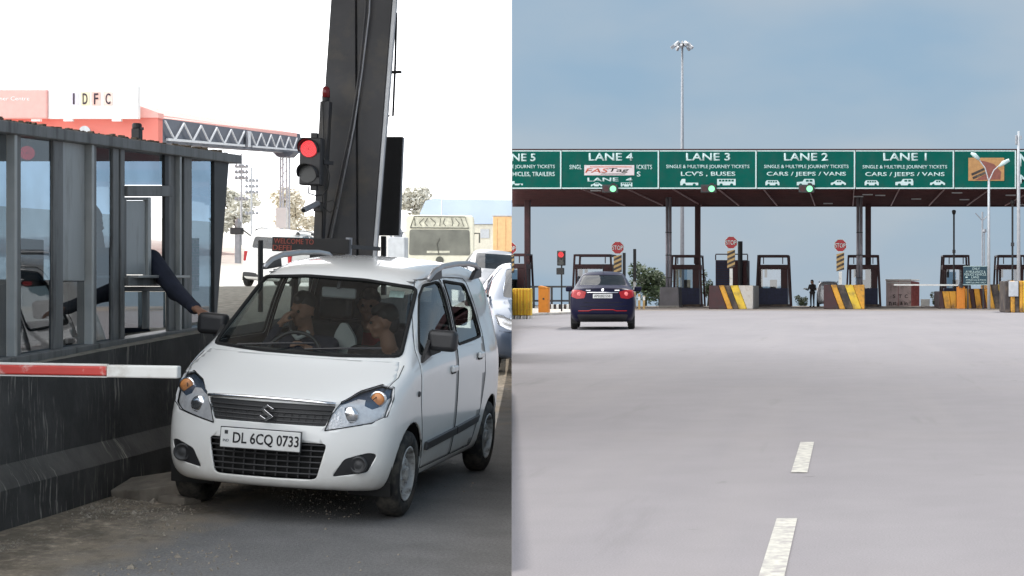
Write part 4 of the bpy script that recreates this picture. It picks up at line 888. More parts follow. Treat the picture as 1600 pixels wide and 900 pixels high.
mat('plate_white', (.75, .75, .73), .5, var=.03, dirt=(.5, .48, .44), damt=.15)
mat('glyph', (.01, .01, .012), .5)
glass('windscreen', (.74, .80, .80), .02, .01, 1.4)
glass('side_glass', (.70, .76, .75), .04, .01, 1.4)
glass('lamp_glass', (.96, .96, .97), .02, .01, 1.4)
glass('dark_window', (.10, .12, .14), .05, .02, 1.5)

def cage(rings, nose_b, tail_b):
    """rings: list of (y, rows[7] (x,z), top z for 3 inner columns, dy for the columns) -> cage verts/faces of the whole car"""
    fr = (1, .74, .38, 0); b = MB(); idx = {}
    def V(key, p):
        if key not in idx: idx[key] = len(b.v); b.v.append(tuple(p))
        return idx[key]
    def pt(i, part, j, s):      # part: 'side' row j, 'top' col j, 'bot' col j
        y, rows, tz, dy = rings[i]
        if part == 'side':
            x, z = rows[j][:2]; yy = y + (rows[j][2] if len(rows[j]) > 2 else 0)
            return V((i, 'side', j, s), (s * x, yy, z))
        if part == 'top':
            if j == 0: return pt(i, 'side', 6, s)
            x = rows[6][0] * fr[j]; return V((i, 'top', j, s if j < 3 else 0), (s * x, y + dy[j], tz[j - 1]))
        if j == 0: return pt(i, 'side', 0, s)
        x = rows[0][0] * fr[j]; return V((i, 'bot', j, s if j < 3 else 0), (s * x, y + dy[j], rows[0][1]))
    fs = []
    n = len(rings)
    for s in (-1, 1):
        for i in range(n - 1):
            for part, m in (('side', 6), ('top', 3), ('bot', 3)):
                for j in range(m): fs.append([pt(i, part, j, s), pt(i + 1, part, j, s), pt(i + 1, part, j + 1, s), pt(i, part, j + 1, s)])
        for i, bow in ((0, nose_b), (n - 1, tail_b)):
            y, rows, tz, dy = rings[i]
            def cp(r, c):
                if c == 0: return pt(i, 'side', r, s)
                if r == 6: return pt(i, 'top', c, s)
                if r == 0: return pt(i, 'bot', c, s)
                x, z = rows[r][:2]; return V((i, 'cap', r, c, s if c < 3 else 0), (s * x * fr[c], y + dy[c] + bow[r], z + (tz[c - 1] - rows[6][1]) * (r / 6)))
            for r in range(6):
                for c in range(3): fs.append([cp(r, c), cp(r, c + 1), cp(r + 1, c + 1), cp(r + 1, c)])
    b.f = [tuple(f) for f in fs]; b.mi = [0] * len(fs)
    return b
def subdivided(b, lv):
    o = b.build('tmp', 'gap', sub=lv); bpy.context.view_layer.update()
    me = bpy.data.meshes.new_from_object(o.evaluated_get(bpy.context.evaluated_depsgraph_get())); bpy.data.objects.remove(o)
    bm = bmesh.new(); bm.from_mesh(me); bmesh.ops.recalc_face_normals(bm, faces=bm.faces); return bm
def inpoly(p, poly):
    c = False; n = len(poly); x, y = p
    for i in range(n):
        (x1, y1), (x2, y2) = poly[i], poly[i - 1]
        if (y1 > y) != (y2 > y) and x < (x2 - x1) * (y - y1) / (y2 - y1) + x1: c = not c
    return c
def rpoly(pts, r, n=3):
    out = []; m = len(pts)
    for i in range(m):
        p0, p, p1 = (Vector(pts[i - 1]), Vector(pts[i]), Vector(pts[(i + 1) % m]))
        a, c = (p0 - p), (p1 - p); rr = min(r, a.length * .45, c.length * .45)
        A, B = p + a.normalized() * rr, p + c.normalized() * rr
        for k in range(n + 1):
            t = k / n; q = A * (1 - t) ** 2 + p * 2 * t * (1 - t) + B * t * t; out.append((q.x, q.y))
    return out
def cut(bm, poly, ax, cond):
    """cut the outline into the surface seen along axis ax ('x' side view: (y,z); 'y' end view: (x,z)); returns faces inside"""
    i0, i1 = (1, 2) if ax == 'x' else (0, 2)
    lo = (min(p[0] for p in poly), min(p[1] for p in poly)); hi = (max(p[0] for p in poly), max(p[1] for p in poly))
    fs = []
    for f in bm.faces:
        if not cond(f.calc_center_median()): continue
        us = [v.co[i0] for v in f.verts]; ws = [v.co[i1] for v in f.verts]
        if max(us) < lo[0] or min(us) > hi[0] or max(ws) < lo[1] or min(ws) > hi[1]: continue
        fs.append(f)
    for k in range(len(poly)):
        p, q = poly[k - 1], poly[k]
        d = (q[0] - p[0], q[1] - p[1])
        if abs(d[0]) + abs(d[1]) < 1e-6: continue
        no = [0, 0, 0]; no[i0] = d[1]; no[i1] = -d[0]; co = [0, 0, 0]; co[i0] = p[0]; co[i1] = p[1]
        es = list({e for f in fs for e in f.edges}); vs = list({v for f in fs for v in f.verts})
        r = bmesh.ops.bisect_plane(bm, geom=vs + es + fs, dist=1e-5, plane_co=co, plane_no=no)
        fs = list({f for f in fs if f.is_valid} | {g for g in r['geom'] if isinstance(g, bmesh.types.BMFace)})
    return [f for f in fs if inpoly((f.calc_center_median()[i0], f.calc_center_median()[i1]), poly)]
def take(bm, faces, off=0., keep=False):
    """lift faces out into a mesh builder, moved along their normals"""
    b = MB(); mp = {}
    nrm = {}
    for f in faces:
        for v in f.verts: nrm[v] = nrm.get(v, Vector()) + f.normal
    for f in faces:
        for v in f.verts:
            if v not in mp: mp[v] = len(b.v); b.v.append(tuple(v.co + nrm[v].normalized() * off))
        b.f.append(tuple(mp[v] for v in f.verts)); b.mi.append(0)
    if not keep: bmesh.ops.delete(bm, geom=faces, context='FACES')
    return b
def part(b, name, m, parent, thick=0., inner=None, deg=40):
    me = bpy.data.meshes.new(name); me.from_pydata(b.v, [], b.f)
    bm = bmesh.new(); bm.from_mesh(me)
    for f in bm.faces: f.smooth = True
    bm.to_mesh(me); bm.free()
    me.materials.append(M[m])
    if inner: me.materials.append(M[inner])
    o = fin(me, name, parent)
    if thick:
        k = o.modifiers.new('sol', 'SOLIDIFY'); k.thickness = thick; k.offset = -1
        if inner: k.material_offset = 1; k.material_offset_rim = 0
    return o
def on_body(tree, a, b_, ax, s):
    if ax == 'x': h = tree.ray_cast(Vector((s * 3, a, b_)), Vector((-s, 0, 0)))
    elif ax == 'z': h = tree.ray_cast(Vector((a, b_, 4)), Vector((0, 0, -1)))
    else: h = tree.ray_cast(Vector((a, s * 9, b_)), Vector((0, -s, 0)))
    return h[0]
def shut_line(tree, poly, ax, s, parent, closed=True, r=.0028):
    pts = []
    m = len(poly)
    for i in range(m if closed else m - 1):
        p, q = poly[i], poly[(i + 1) % m]; n = max(1, int(math.hypot(q[0] - p[0], q[1] - p[1]) / .06))
        for k in range(n):
            h = on_body(tree, p[0] + (q[0] - p[0]) * k / n, p[1] + (q[1] - p[1]) * k / n, ax, s)
            if h: pts.append(h)
    if len(pts) < 3: return
    if closed: pts.append(pts[0])
    MB().tube(pts, r, 5).build('shut_line', 'gap', parent)
def arch(y, z, r, n=22): return [(y + r * math.cos(math.pi * (-.25 + 1.5 * k / n)), z + r * math.sin(math.pi * (-.25 + 1.5 * k / n))) for k in range(n + 1)]
def wheel(parent, x, y, r, w, s, name='wheel', caps='rim_steel', style='steel'):
    o = MB().lathe([(r * .63, -w * .42), (r * .72, -w * .5), (r * .9, -w * .5), (r * .975, -w * .4), (r, -w * .25), (r, w * .25), (r * .975, w * .4), (r * .9, w * .5), (r * .72, w * .5), (r * .63, w * .42)], 40, 'X', closed=True).build(name, 'rubber', parent, smooth=1)
    o.location = (x, y, r)
    e = s * w * .5
    q = MB(); q.lathe([(r * .64, s * w * .47), (r * .615, s * w * .49), (r * .595, s * w * .46), (r * .575, s * w * .22), (r * .54, s * w * .02), (r * .50, s * w * .04), (r * .43, s * w * .20), (r * .34, s * w * .34), (r * .30, s * w * .32), (r * .22, s * w * .30), (r * .17, s * w * .30), (r * .16, s * w * .46), (r * .12, s * w * .50), (.001, s * w * .50)], 40, 'X', caps=False)
    rim = q.build('rim', caps, o, smooth=1); auto(rim, 30)
    for k in range(10):
        a = 6.283 * k / 10; MB().lathe([(r * .062, s * w * .05), (r * .062, s * w * .185)], 12, 'X', (0, r * .455 * math.cos(a), r * .455 * math.sin(a))).build('vent_hole', 'gap', o)
    for k in range(4):
        a = 6.283 * k / 4 + .4; MB().lathe([(r * .035, s * w * .28), (r * .03, s * w * .40)], 6, 'X', (0, r * .25 * math.cos(a), r * .25 * math.sin(a))).build('wheel_nut', 'chrome', o)
    return o

# ---- the white tall hatchback (car frame: x to the viewer's right, y to the rear, z up, front axle at y=0)
def hatch_rings():
    lo = [(.665, .19), (.705, .27), (.73, .48), (.73, .72), (.722, .93)]
    R = []
    R.append((-.50, [(.56, .225, .02), (.645, .29), (.67, .44), (.665, .60), (.635, .72), (.585, .775), (.515, .80)], (.797, .79, .787), (0, -.085, -.14, -.155)))
    R.append((-.36, [(.64, .20), (.695, .28), (.715, .47), (.714, .66), (.70, .79), (.665, .865), (.585, .885)], (.885, .883, .882), (0, -.03, -.05, -.055)))
    R.append((-.18, [(.66, .19), (.705, .27), (.727, .48), (.727, .70), (.717, .85), (.69, .93), (.615, .955)], (.968, .972, .973), (0, -.02, -.035, -.04)))
    R.append((-.04, lo[:4] + [(.722, .90), (.70, .975), (.655, 1.0)], (1.01, 1.016, 1.018), (0, -.07, -.12, -.135)))
    R.append((.02, lo[:4] + [(.724, .91), (.702, .985), (.648, 1.045)], (1.05, 1.052, 1.052), (0, -.07, -.125, -.14)))
    R.append((.29, lo + [(.703, 1.01), (.607, 1.255)], (1.262, 1.266, 1.266), (0, -.06, -.10, -.11)))
    R.append((.56, lo + [(.705, 1.02), (.562, 1.46)], (1.485, 1.497, 1.50), (0, -.035, -.055, -.06)))
    R.append((.65, lo + [(.705, 1.02), (.558, 1.525)], (1.558, 1.576, 1.58), (0, -.03, -.05, -.055)))
    R.append((1.0, lo + [(.706, 1.03), (.568, 1.578)], (1.622, 1.642, 1.648), (0, 0, 0, 0)))
    R.append((1.5, lo + [(.706, 1.04), (.574, 1.60)], (1.645, 1.667, 1.673), (0, 0, 0, 0)))
    R.append((2.0, lo + [(.704, 1.05), (.572, 1.60)], (1.645, 1.665, 1.67), (0, 0, 0, 0)))
    R.append((2.45, lo + [(.698, 1.06), (.562, 1.585)], (1.628, 1.645, 1.65), (0, 0, 0, 0)))
    R.append((2.74, [(.63, .21), (.685, .29), (.712, .5), (.712, .74), (.703, .94), (.67, 1.06), (.54, 1.545)], (1.582, 1.597, 1.602), (0, .01, .02, .02)))
    R.append((2.88, [(.58, .25), (.635, .33), (.665, .5), (.665, .74), (.65, .94), (.61, 1.06), (.495, 1.46)], (1.475, 1.482, 1.485), (0, .035, .055, .06)))
    return R
HB = cage(hatch_rings(), (0, -.02, -.02, -.012, -.006, 0, 0), (0, .03, .03, .02, .01, 0, 0))
front = lambda c: c.y < .0
def side(s): return lambda c: s * c.x > .3 and c.y > -.45
def hatchback(mw, label, paint, detail=True, name='hatchback'):
    car = thing(name, label, 'car', mw)
    bm = subdivided(HB, 2); tree = BVHTree.FromBMesh(bm)
    def sy(x, z): return on_body(tree, x, z, 'y', -1).y
    FW, RW, R = 0., 2.42, .282
    # glazing
    ws = take(bm, cut(bm, rpoly([(-.612, 1.045), (-.25, 1.03), (.25, 1.03), (.612, 1.045), (.525, 1.485), (.2, 1.515), (-.2, 1.515), (-.525, 1.485)], .035), 'y', lambda c: c.y < .75 and c.z > .99), -.004)
    part(ws, 'windscreen', 'windscreen', car)
    b = rpoly([(-.44, 1.10), (.44, 1.10), (.38, 1.42), (-.38, 1.42)], .06)
    part(take(bm, cut(bm, b, 'y', lambda c: c.y > 2.5), -.004), 'rear_window', 'side_glass' if detail else 'dark_window', car)
    for s in (-1, 1):
        for nm, pl in (('front_side_window', [(.22, 1.055), (1.155, 1.065), (1.125, 1.525), (.76, 1.50), (.60, 1.43)]), ('rear_side_window', [(1.26, 1.07), (2.02, 1.10), (1.82, 1.50), (1.23, 1.53)])):
            part(take(bm, cut(bm, rpoly(pl, .045), 'x', lambda c, s=s: s * c.x > .45 and c.z > 1.0), -.008), nm, 'side_glass' if detail else 'dark_window', car)
        # wheel arches
        for yc in (FW, RW):
            take(bm, cut(bm, arch(yc, R + .005, .335), 'x', lambda c, s=s: s * c.x > .45 and c.z < .75))
    for s in (-1, 1):
        HL_ = [(.345, .60), (.60, .655), (.672, .695), (.684, .80), (.668, .87), (.60, .885), (.50, .845), (.42, .78), (.375, .70)]
        EB = [(.39, .785), (.43, .775), (.50, .815), (.545, .81), (.555, .77), (.60, .745), (.65, .765), (.665, .80), (.69, .82), (.73, .83), (.73, .90), (.50, .90)]
        cnd = lambda c, s=s: c.y < -.15 and s * c.x > .2
        hl = cut(bm, [(s * p[0], p[1]) for p in HL_], 'y', cnd)
        if detail: hl = cut(bm, [(s * p[0], p[1]) for p in EB], 'y', cnd) and cut(bm, [(s * p[0], p[1]) for p in HL_], 'y', cnd)
        brow = [f for f in hl if inpoly((s * f.calc_center_median().x, f.calc_center_median().z), EB)] if detail else []
        bowl = [f for f in hl if f not in set(brow)]
        bk = take(bm, bowl, -.025, True); eb = take(bm, brow, -.025, True)
        h = part(take(bm, hl, .002), 'headlight', 'lamp_glass', car)
        part(bk, 'reflector_bowl', 'reflector', h)
        if detail:
            part(eb, 'eyebrow', 'lamp_blue', h)
            iy = sy(s * .605, .80)
            MB().lathe([(.042, .012), (.040, -.004), (.028, -.010), (.001, -.013)], 20, 'Y', (s * .605, iy + .022, .80)).build('indicator', 'amber', h, smooth=1)
            MB().lathe([(.050, .02), (.050, -.004), (.043, -.006), (.043, .02)], 24, 'Y', (s * .605, iy + .022, .80)).build('indicator_ring', 'chrome', h)
            by = sy(s * .47, .70)
            MB().lathe([(.055, .01), (.052, -.002), (.03, -.008), (.001, -.008)], 20, 'Y', (s * .47, by + .026, .70)).build('bulb_cap', 'chrome', h, smooth=1)
            shut_line(tree, [(s * p[0], p[1]) for p in HL_], 'y', -1, h, r=.004)
        # fog lamp recess
        fg = cut(bm, [(s * p[0], p[1]) for p in rpoly([(.405, .315), (.60, .345), (.645, .46), (.60, .472), (.47, .43)], .02)], 'y', lambda c, s=s: c.y < -.2 and s * c.x > .2)
        f = take(bm, fg, -.004); fo = part(f, 'fog_recess', 'black_plastic', car)
        if detail:
            MB().lathe([(.055, -.005), (.055, -.02), (.043, -.025), (.04, -.01), (.02, -.02), (.001, -.022)], 22, 'Y', (s * .55, sy(s * .55, .395) + .008, .395)).build('fog_lamp', 'grille_grey', fo, smooth=1)
    # grilles
    ug = cut(bm, rpoly([(-.345, .625), (.345, .625), (.395, .755), (-.395, .755)], .012), 'y', front)
    o = part(take(bm, ug, -.018), 'upper_grille', 'grille_grey', car)
    def nose_y(x, z=.4): return sy(x, z)
    if detail:
        for k in range(4):
            z = .642 + .027 * k; n = 12; w = .345 + (z - .625) * .38
            q = MB(); q.tube([(-w + 2 * w * i / n, nose_y(-w + 2 * w * i / n, .7) + .012, z) for i in range(n + 1)], .0055, 6).build('slat', 'black_plastic', o)
        for k in range(15):
            x = -.31 + .62 * k / 14; MB().bar((x, nose_y(x, .7) + .014, .63), (x * 1.05, nose_y(x, .7) + .014, .69), .006, .006).build('upright', 'black_plastic', o)
        q = MB(); n = 16; q.tube([(-.395 + .79 * i / n, nose_y(-.395 + .79 * i / n, .7) - .002, .768 + .012 * (1 - (abs(i - n / 2) / (n / 2)) ** 2)) for i in range(n + 1)], .0105, 8).build('chrome_strip', 'chrome', o, smooth=1)
        # slanted S emblem
        L_ = [(.052, .035), (.008, .052), (-.052, .008), (-.02, -.008), (.022, .012), (.022, .006)]
        e = MB(); S_ = [(-.045, .022), (.004, .052), (.05, .028), (.038, .018), (.006, .036), (-.012, .022), (.05, -.02), (-.002, -.05), (-.05, -.026), (-.038, -.016), (-.004, -.034), (.014, -.022)]
        S_ = [(x * .92, z) for x, z in S_]
        e.prism([(x - .005, z + .69) for x, z in S_], 'XZ', -.687, -.672).build('emblem', 'chrome', o, bevel=.002)
    lg = cut(bm, rpoly([(-.315, .29), (.315, .29), (.365, .52), (-.365, .52)], .03), 'y', front)
    o = part(take(bm, lg, -.05), 'lower_grille', 'gap', car)
    if detail:
        for k in range(6):
            z = .325 + .036 * k; w = .315 + (z - .29) * .22; n = 12
            MB().tube([(-w + 2 * w * i / n, nose_y(-w + 2 * w * i / n) + .014, z) for i in range(n + 1)], .006, 6).build('slat', 'black_plastic', o)
        for k in range(9):
            x = -.27 + .54 * k / 8; MB().bar((x, nose_y(x) + .018, .30), (x, nose_y(x) + .018, .51), .008, .008).build('upright', 'black_plastic', o)
    if detail:
        for s in (-1, 1):
            for pl in ([(.36, .27), (1.20, .27), (1.215, 1.05), (1.18, 1.555), (.70, 1.535), (.52, 1.43), (.17, 1.08), (.17, .75)], [(1.21, .27), (1.85, .27), (2.02, .55), (2.12, .80), (2.10, 1.10), (1.93, 1.50), (1.86, 1.545), (1.19, 1.558), (1.225, 1.05)]):
                pl = rpoly(pl, .03); fs = cut(bm, pl, 'x', side(s))
                d = part(take(bm, fs, .0), 'door', paint, car, .012, 'trim_in'); shut_line(tree, pl, 'x', s, d)
            shut_line(tree, [(s * .585, -.47), (s * .635, -.36), (s * .665, -.2), (s * .655, -.05), (s * .635, .02)], 'z', 1, car, False)
        fs = cut(bm, [(-.60, .80), (-.45, .775), (.45, .775), (.60, .80), (.655, .92), (.62, 1.012), (-.62, 1.012), (-.655, .92)], 'y', lambda c: c.y < .3 and c.z > .74)
        if fs: part(take(bm, fs, .001), 'bonnet', paint, car, .012, 'trim_in')
        # seals round the glass
        shut_line(tree, rpoly([(-.612, 1.045), (-.25, 1.03), (.25, 1.03), (.612, 1.045), (.525, 1.485), (.2, 1.515), (-.2, 1.515), (-.525, 1.485)], .035), 'y', -1, car, r=.014)
        for s in (-1, 1):
            for pl in ([(.22, 1.055), (1.155, 1.065), (1.125, 1.525), (.76, 1.50), (.60, 1.43)], [(1.26, 1.07), (2.02, 1.10), (1.82, 1.50), (1.23, 1.53)]): shut_line(tree, rpoly(pl, .045), 'x', s, car, r=.010)
    body = take(bm, list(bm.faces)); bm.free()
    part(body, 'body_shell', paint, car, .015, 'trim_in')
    # inner arches / underbody
    MB().bb((-.60, -.3, .22), (.60, 2.7, .30)).build('floor_pan', 'trim_in', car)
    for s in (-1, 1):
        for yc in (FW, RW):
            MB().prism([(yc + .36 * math.cos(math.pi * k / 12), .28 + .36 * math.sin(math.pi * k / 12)) for k in range(13)], 'YZ', s * .42, s * .44).build('arch_liner', 'gap', car)
            q = MB(); vs = []
            for k in range(15):
                a = math.pi * (-.1 + 1.2 * k / 14)
                vs += [(s * .43, yc + .35 * math.cos(a), .28 + .35 * math.sin(a)), (s * .70, yc + .35 * math.cos(a), .28 + .35 * math.sin(a))]
            q.add(vs, [(2 * k, 2 * k + 1, 2 * k + 3, 2 * k + 2) for k in range(14)]).build('arch_liner', 'gap', car)
            wheel(car, s * .645, yc, R, .15, s)
    MB().bb((-.36, -.54, .27), (.36, -.34, .52)).build('radiator', 'gap', car)
    # door mirrors
    for s in (-1, 1):
        q = MB(); q.box((s * .785, .42, 1.145), (.20, .10, .145)); mo = q.build('mirror', 'black_plastic', car, bevel=.035, seg=4); auto(mo)
        MB().bar((s * .68, .40, 1.05), (s * .76, .43, 1.09), .06, .05).build('mirror_arm', 'black_plastic', mo)
        MB().box((s * .785, .473, 1.145), (.17, .004, .115)).build('mirror_glass', 'chrome', mo)
        MB().prism([(.20, 1.0), (.45, 1.04), (.38, 1.15)], 'YZ', s * .69, s * .715).build('mirror_sail', 'black_plastic', mo)
    # roof rails
    for s in (-1, 1):
        pts = [(.74, 1.545), (.88, 1.60), (1.1, 1.636), (1.5, 1.655), (1.9, 1.658), (2.15, 1.645), (2.34, 1.59)]
        q = MB(); q.tube([(s * (.578), y, z + .0) for y, z in pts], [.015, .02, .021, .021, .021, .02, .015], 10).build('roof_rail', 'silver_rail' if 'silver_rail' in M else mat('silver_rail', (.42, .42, .43), .35, .7), car, smooth=1)
        for y, q in ((.92, 0), (2.2, 0)): MB().prism([(y - .18, 1.53), (y + .14, 1.55), (y + .10, 1.63), (y - .06, 1.60)], 'YZ', s * .561, s * .595).build('rail_foot', 'black_plastic', car, bevel=.006)
    if detail:
        for s in (-1, 1):
            for y, z in ((1.05, .91), (1.90, .965)):
                h = MB().box((s * .735, y, z), (.022, .15, .045)).build('door_handle', paint, car, bevel=.01, seg=3); MB().box((s * .727, y, z - .012), (.012, .11, .05)).build('handle_cup', 'gap', h, bevel=.004)
            MB().prism([(.34, .40), (.36, .455), (1.20, .475), (1.20, .42)], 'YZ', s * .728, s * .748).build('door_moulding', 'black_plastic', car, bevel=.004); MB().prism([(1.225, .42), (1.225, .475), (1.95, .50), (1.90, .445)], 'YZ', s * .728, s * .748).build('door_moulding', 'black_plastic', car, bevel=.004)
            MB().lathe([(.02, s * .728), (.016, s * .738)], 12, 'X', (0, .10, .80)).build('side_repeater', 'grille_grey', car)
        # number plate
        pl = MB().bb((-.26, -.728, .468), (.23, -.715, .588)).build('number_plate', 'plate_white', car, bevel=.004); pl.rotation_euler = (0, 0, 0)
        MB().bb((-.264, -.722, .463), (.234, -.708, .593)).build('plate_frame', 'black_plastic', pl)
        text('DL 6CQ 0733', 'lettering', 'glyph', pl, (.02, -.7285, .525), 1, width=.405, height=.080, bold=.014, ext=.002)
        text('IND', 'lettering', 'lamp_blue', pl, (-.225, -.7285, .51), 1, width=.035, height=.016, ext=.002); MB().bb((-.235, -.7305, .55), (-.215, -.7285, .572)).build('hologram', 'grille_grey', pl)
        # wipers
        for x0, x1 in ((-.42, .06), (.02, .50)):
            MB().tube([(x0, -.11, 1.056), ((x0 + x1) / 2, -.115, 1.08), (x1, -.05, 1.095)], .007, 6).build('wiper', 'black_plastic', car)
        MB().prism([(-.62, 1.0), (.62, 1.0), (.60, 1.04), (-.60, 1.04)], 'XZ', .0, .02).build('cowl', 'black_plastic', car)
        # windscreen black edge (frit), toll tag and permits
        for s, x, z, w, h in ((1, .40, 1.43, .10, .05),):
            MB().box((x, .60, z), (w, .004, h), Matrix.Rotation(math.radians(-33), 4, 'X')).build('toll_tag', 'tag_paper' if 'tag_paper' in M else mat('tag_paper', (.45, .55, .5), .6, var=.2, scale=40), car)
    return car
MH = ML @ T(-3.51, 10.92, 0)
hb = hatchback(MH, 'white tall hatchback with black mirrors stopped beside the toll booth', 'car_white')
# ---- three-box sedan (same frame)
def sedan_rings():
    lo = [(.72, .20), (.80, .28), (.845, .50), (.848, .74), (.83, .92)]
    z4 = (0, 0, 0, 0); R = []
    R.append((-.55, [(.60, .22, .03), (.72, .28), (.76, .42), (.76, .56), (.73, .66), (.68, .71), (.60, .73)], (.73, .72, .72), (0, -.08, -.13, -.15)))
    R.append((-.35, [(.70, .2), (.79, .28), (.82, .46), (.82, .63), (.80, .76), (.76, .81), (.67, .83)], (.84, .845, .845), (0, -.03, -.05, -.055)))
    R.append((0, lo[:2] + [(.84, .48), (.84, .70), (.82, .84), (.79, .90), (.70, .92)], (.94, .945, .95), z4))
    R.append((.40, lo[:4] + [(.825, .90), (.79, .95), (.70, .975)], (.985, .99, .99), (0, -.08, -.13, -.15)))
    R.append((.48, lo[:4] + [(.825, .91), (.79, .96), (.69, 1.02)], (1.02, 1.02, 1.02), (0, -.08, -.14, -.15)))
    R.append((.85, lo + [(.795, .98), (.62, 1.26)], (1.27, 1.275, 1.275), (0, -.06, -.1, -.11)))
    R.append((1.15, lo + [(.795, .99), (.565, 1.42)], (1.445, 1.455, 1.46), (0, -.04, -.06, -.07)))
    R.append((1.35, lo + [(.795, 1.0), (.565, 1.465)], (1.50, 1.515, 1.52), (0, -.02, -.03, -.04)))
    R.append((1.8, lo + [(.795, 1.01), (.57, 1.48)], (1.515, 1.535, 1.54), z4))
    R.append((2.25, lo + [(.795, 1.03), (.565, 1.46)], (1.495, 1.515, 1.52), z4))
    R.append((2.42, lo + [(.79, 1.04), (.57, 1.40)], (1.42, 1.43, 1.435), (0, .03, .05, .06)))
    R.append((2.68, lo + [(.79, 1.05), (.61, 1.24)], (1.245, 1.25, 1.25), (0, .05, .08, .09)))
    R.append((2.88, lo + [(.785, 1.055), (.66, 1.115)], (1.12, 1.125, 1.125), (0, .05, .08, .09)))
    R.append((3.0, lo + [(.78, 1.055), (.68, 1.10)], (1.115, 1.12, 1.12), (0, .05, .08, .09)))
    R.append((3.18, [(.68, .25), (.77, .32), (.82, .5), (.82, .72), (.80, .90), (.765, 1.02), (.66, 1.075)], (1.10, 1.105, 1.105), (0, .04, .07, .08)))
    R.append((3.27, [(.63, .28), (.73, .34), (.78, .5), (.78, .70), (.76, .88), (.72, .98), (.62, 1.035)], (1.07, 1.085, 1.09), (0, .05, .075, .085)))
    return R
SB = cage(sedan_rings(), (0, -.03, -.03, -.02, -.01, 0, 0), (0, .06, .07, .03, .0, -.01, 0))
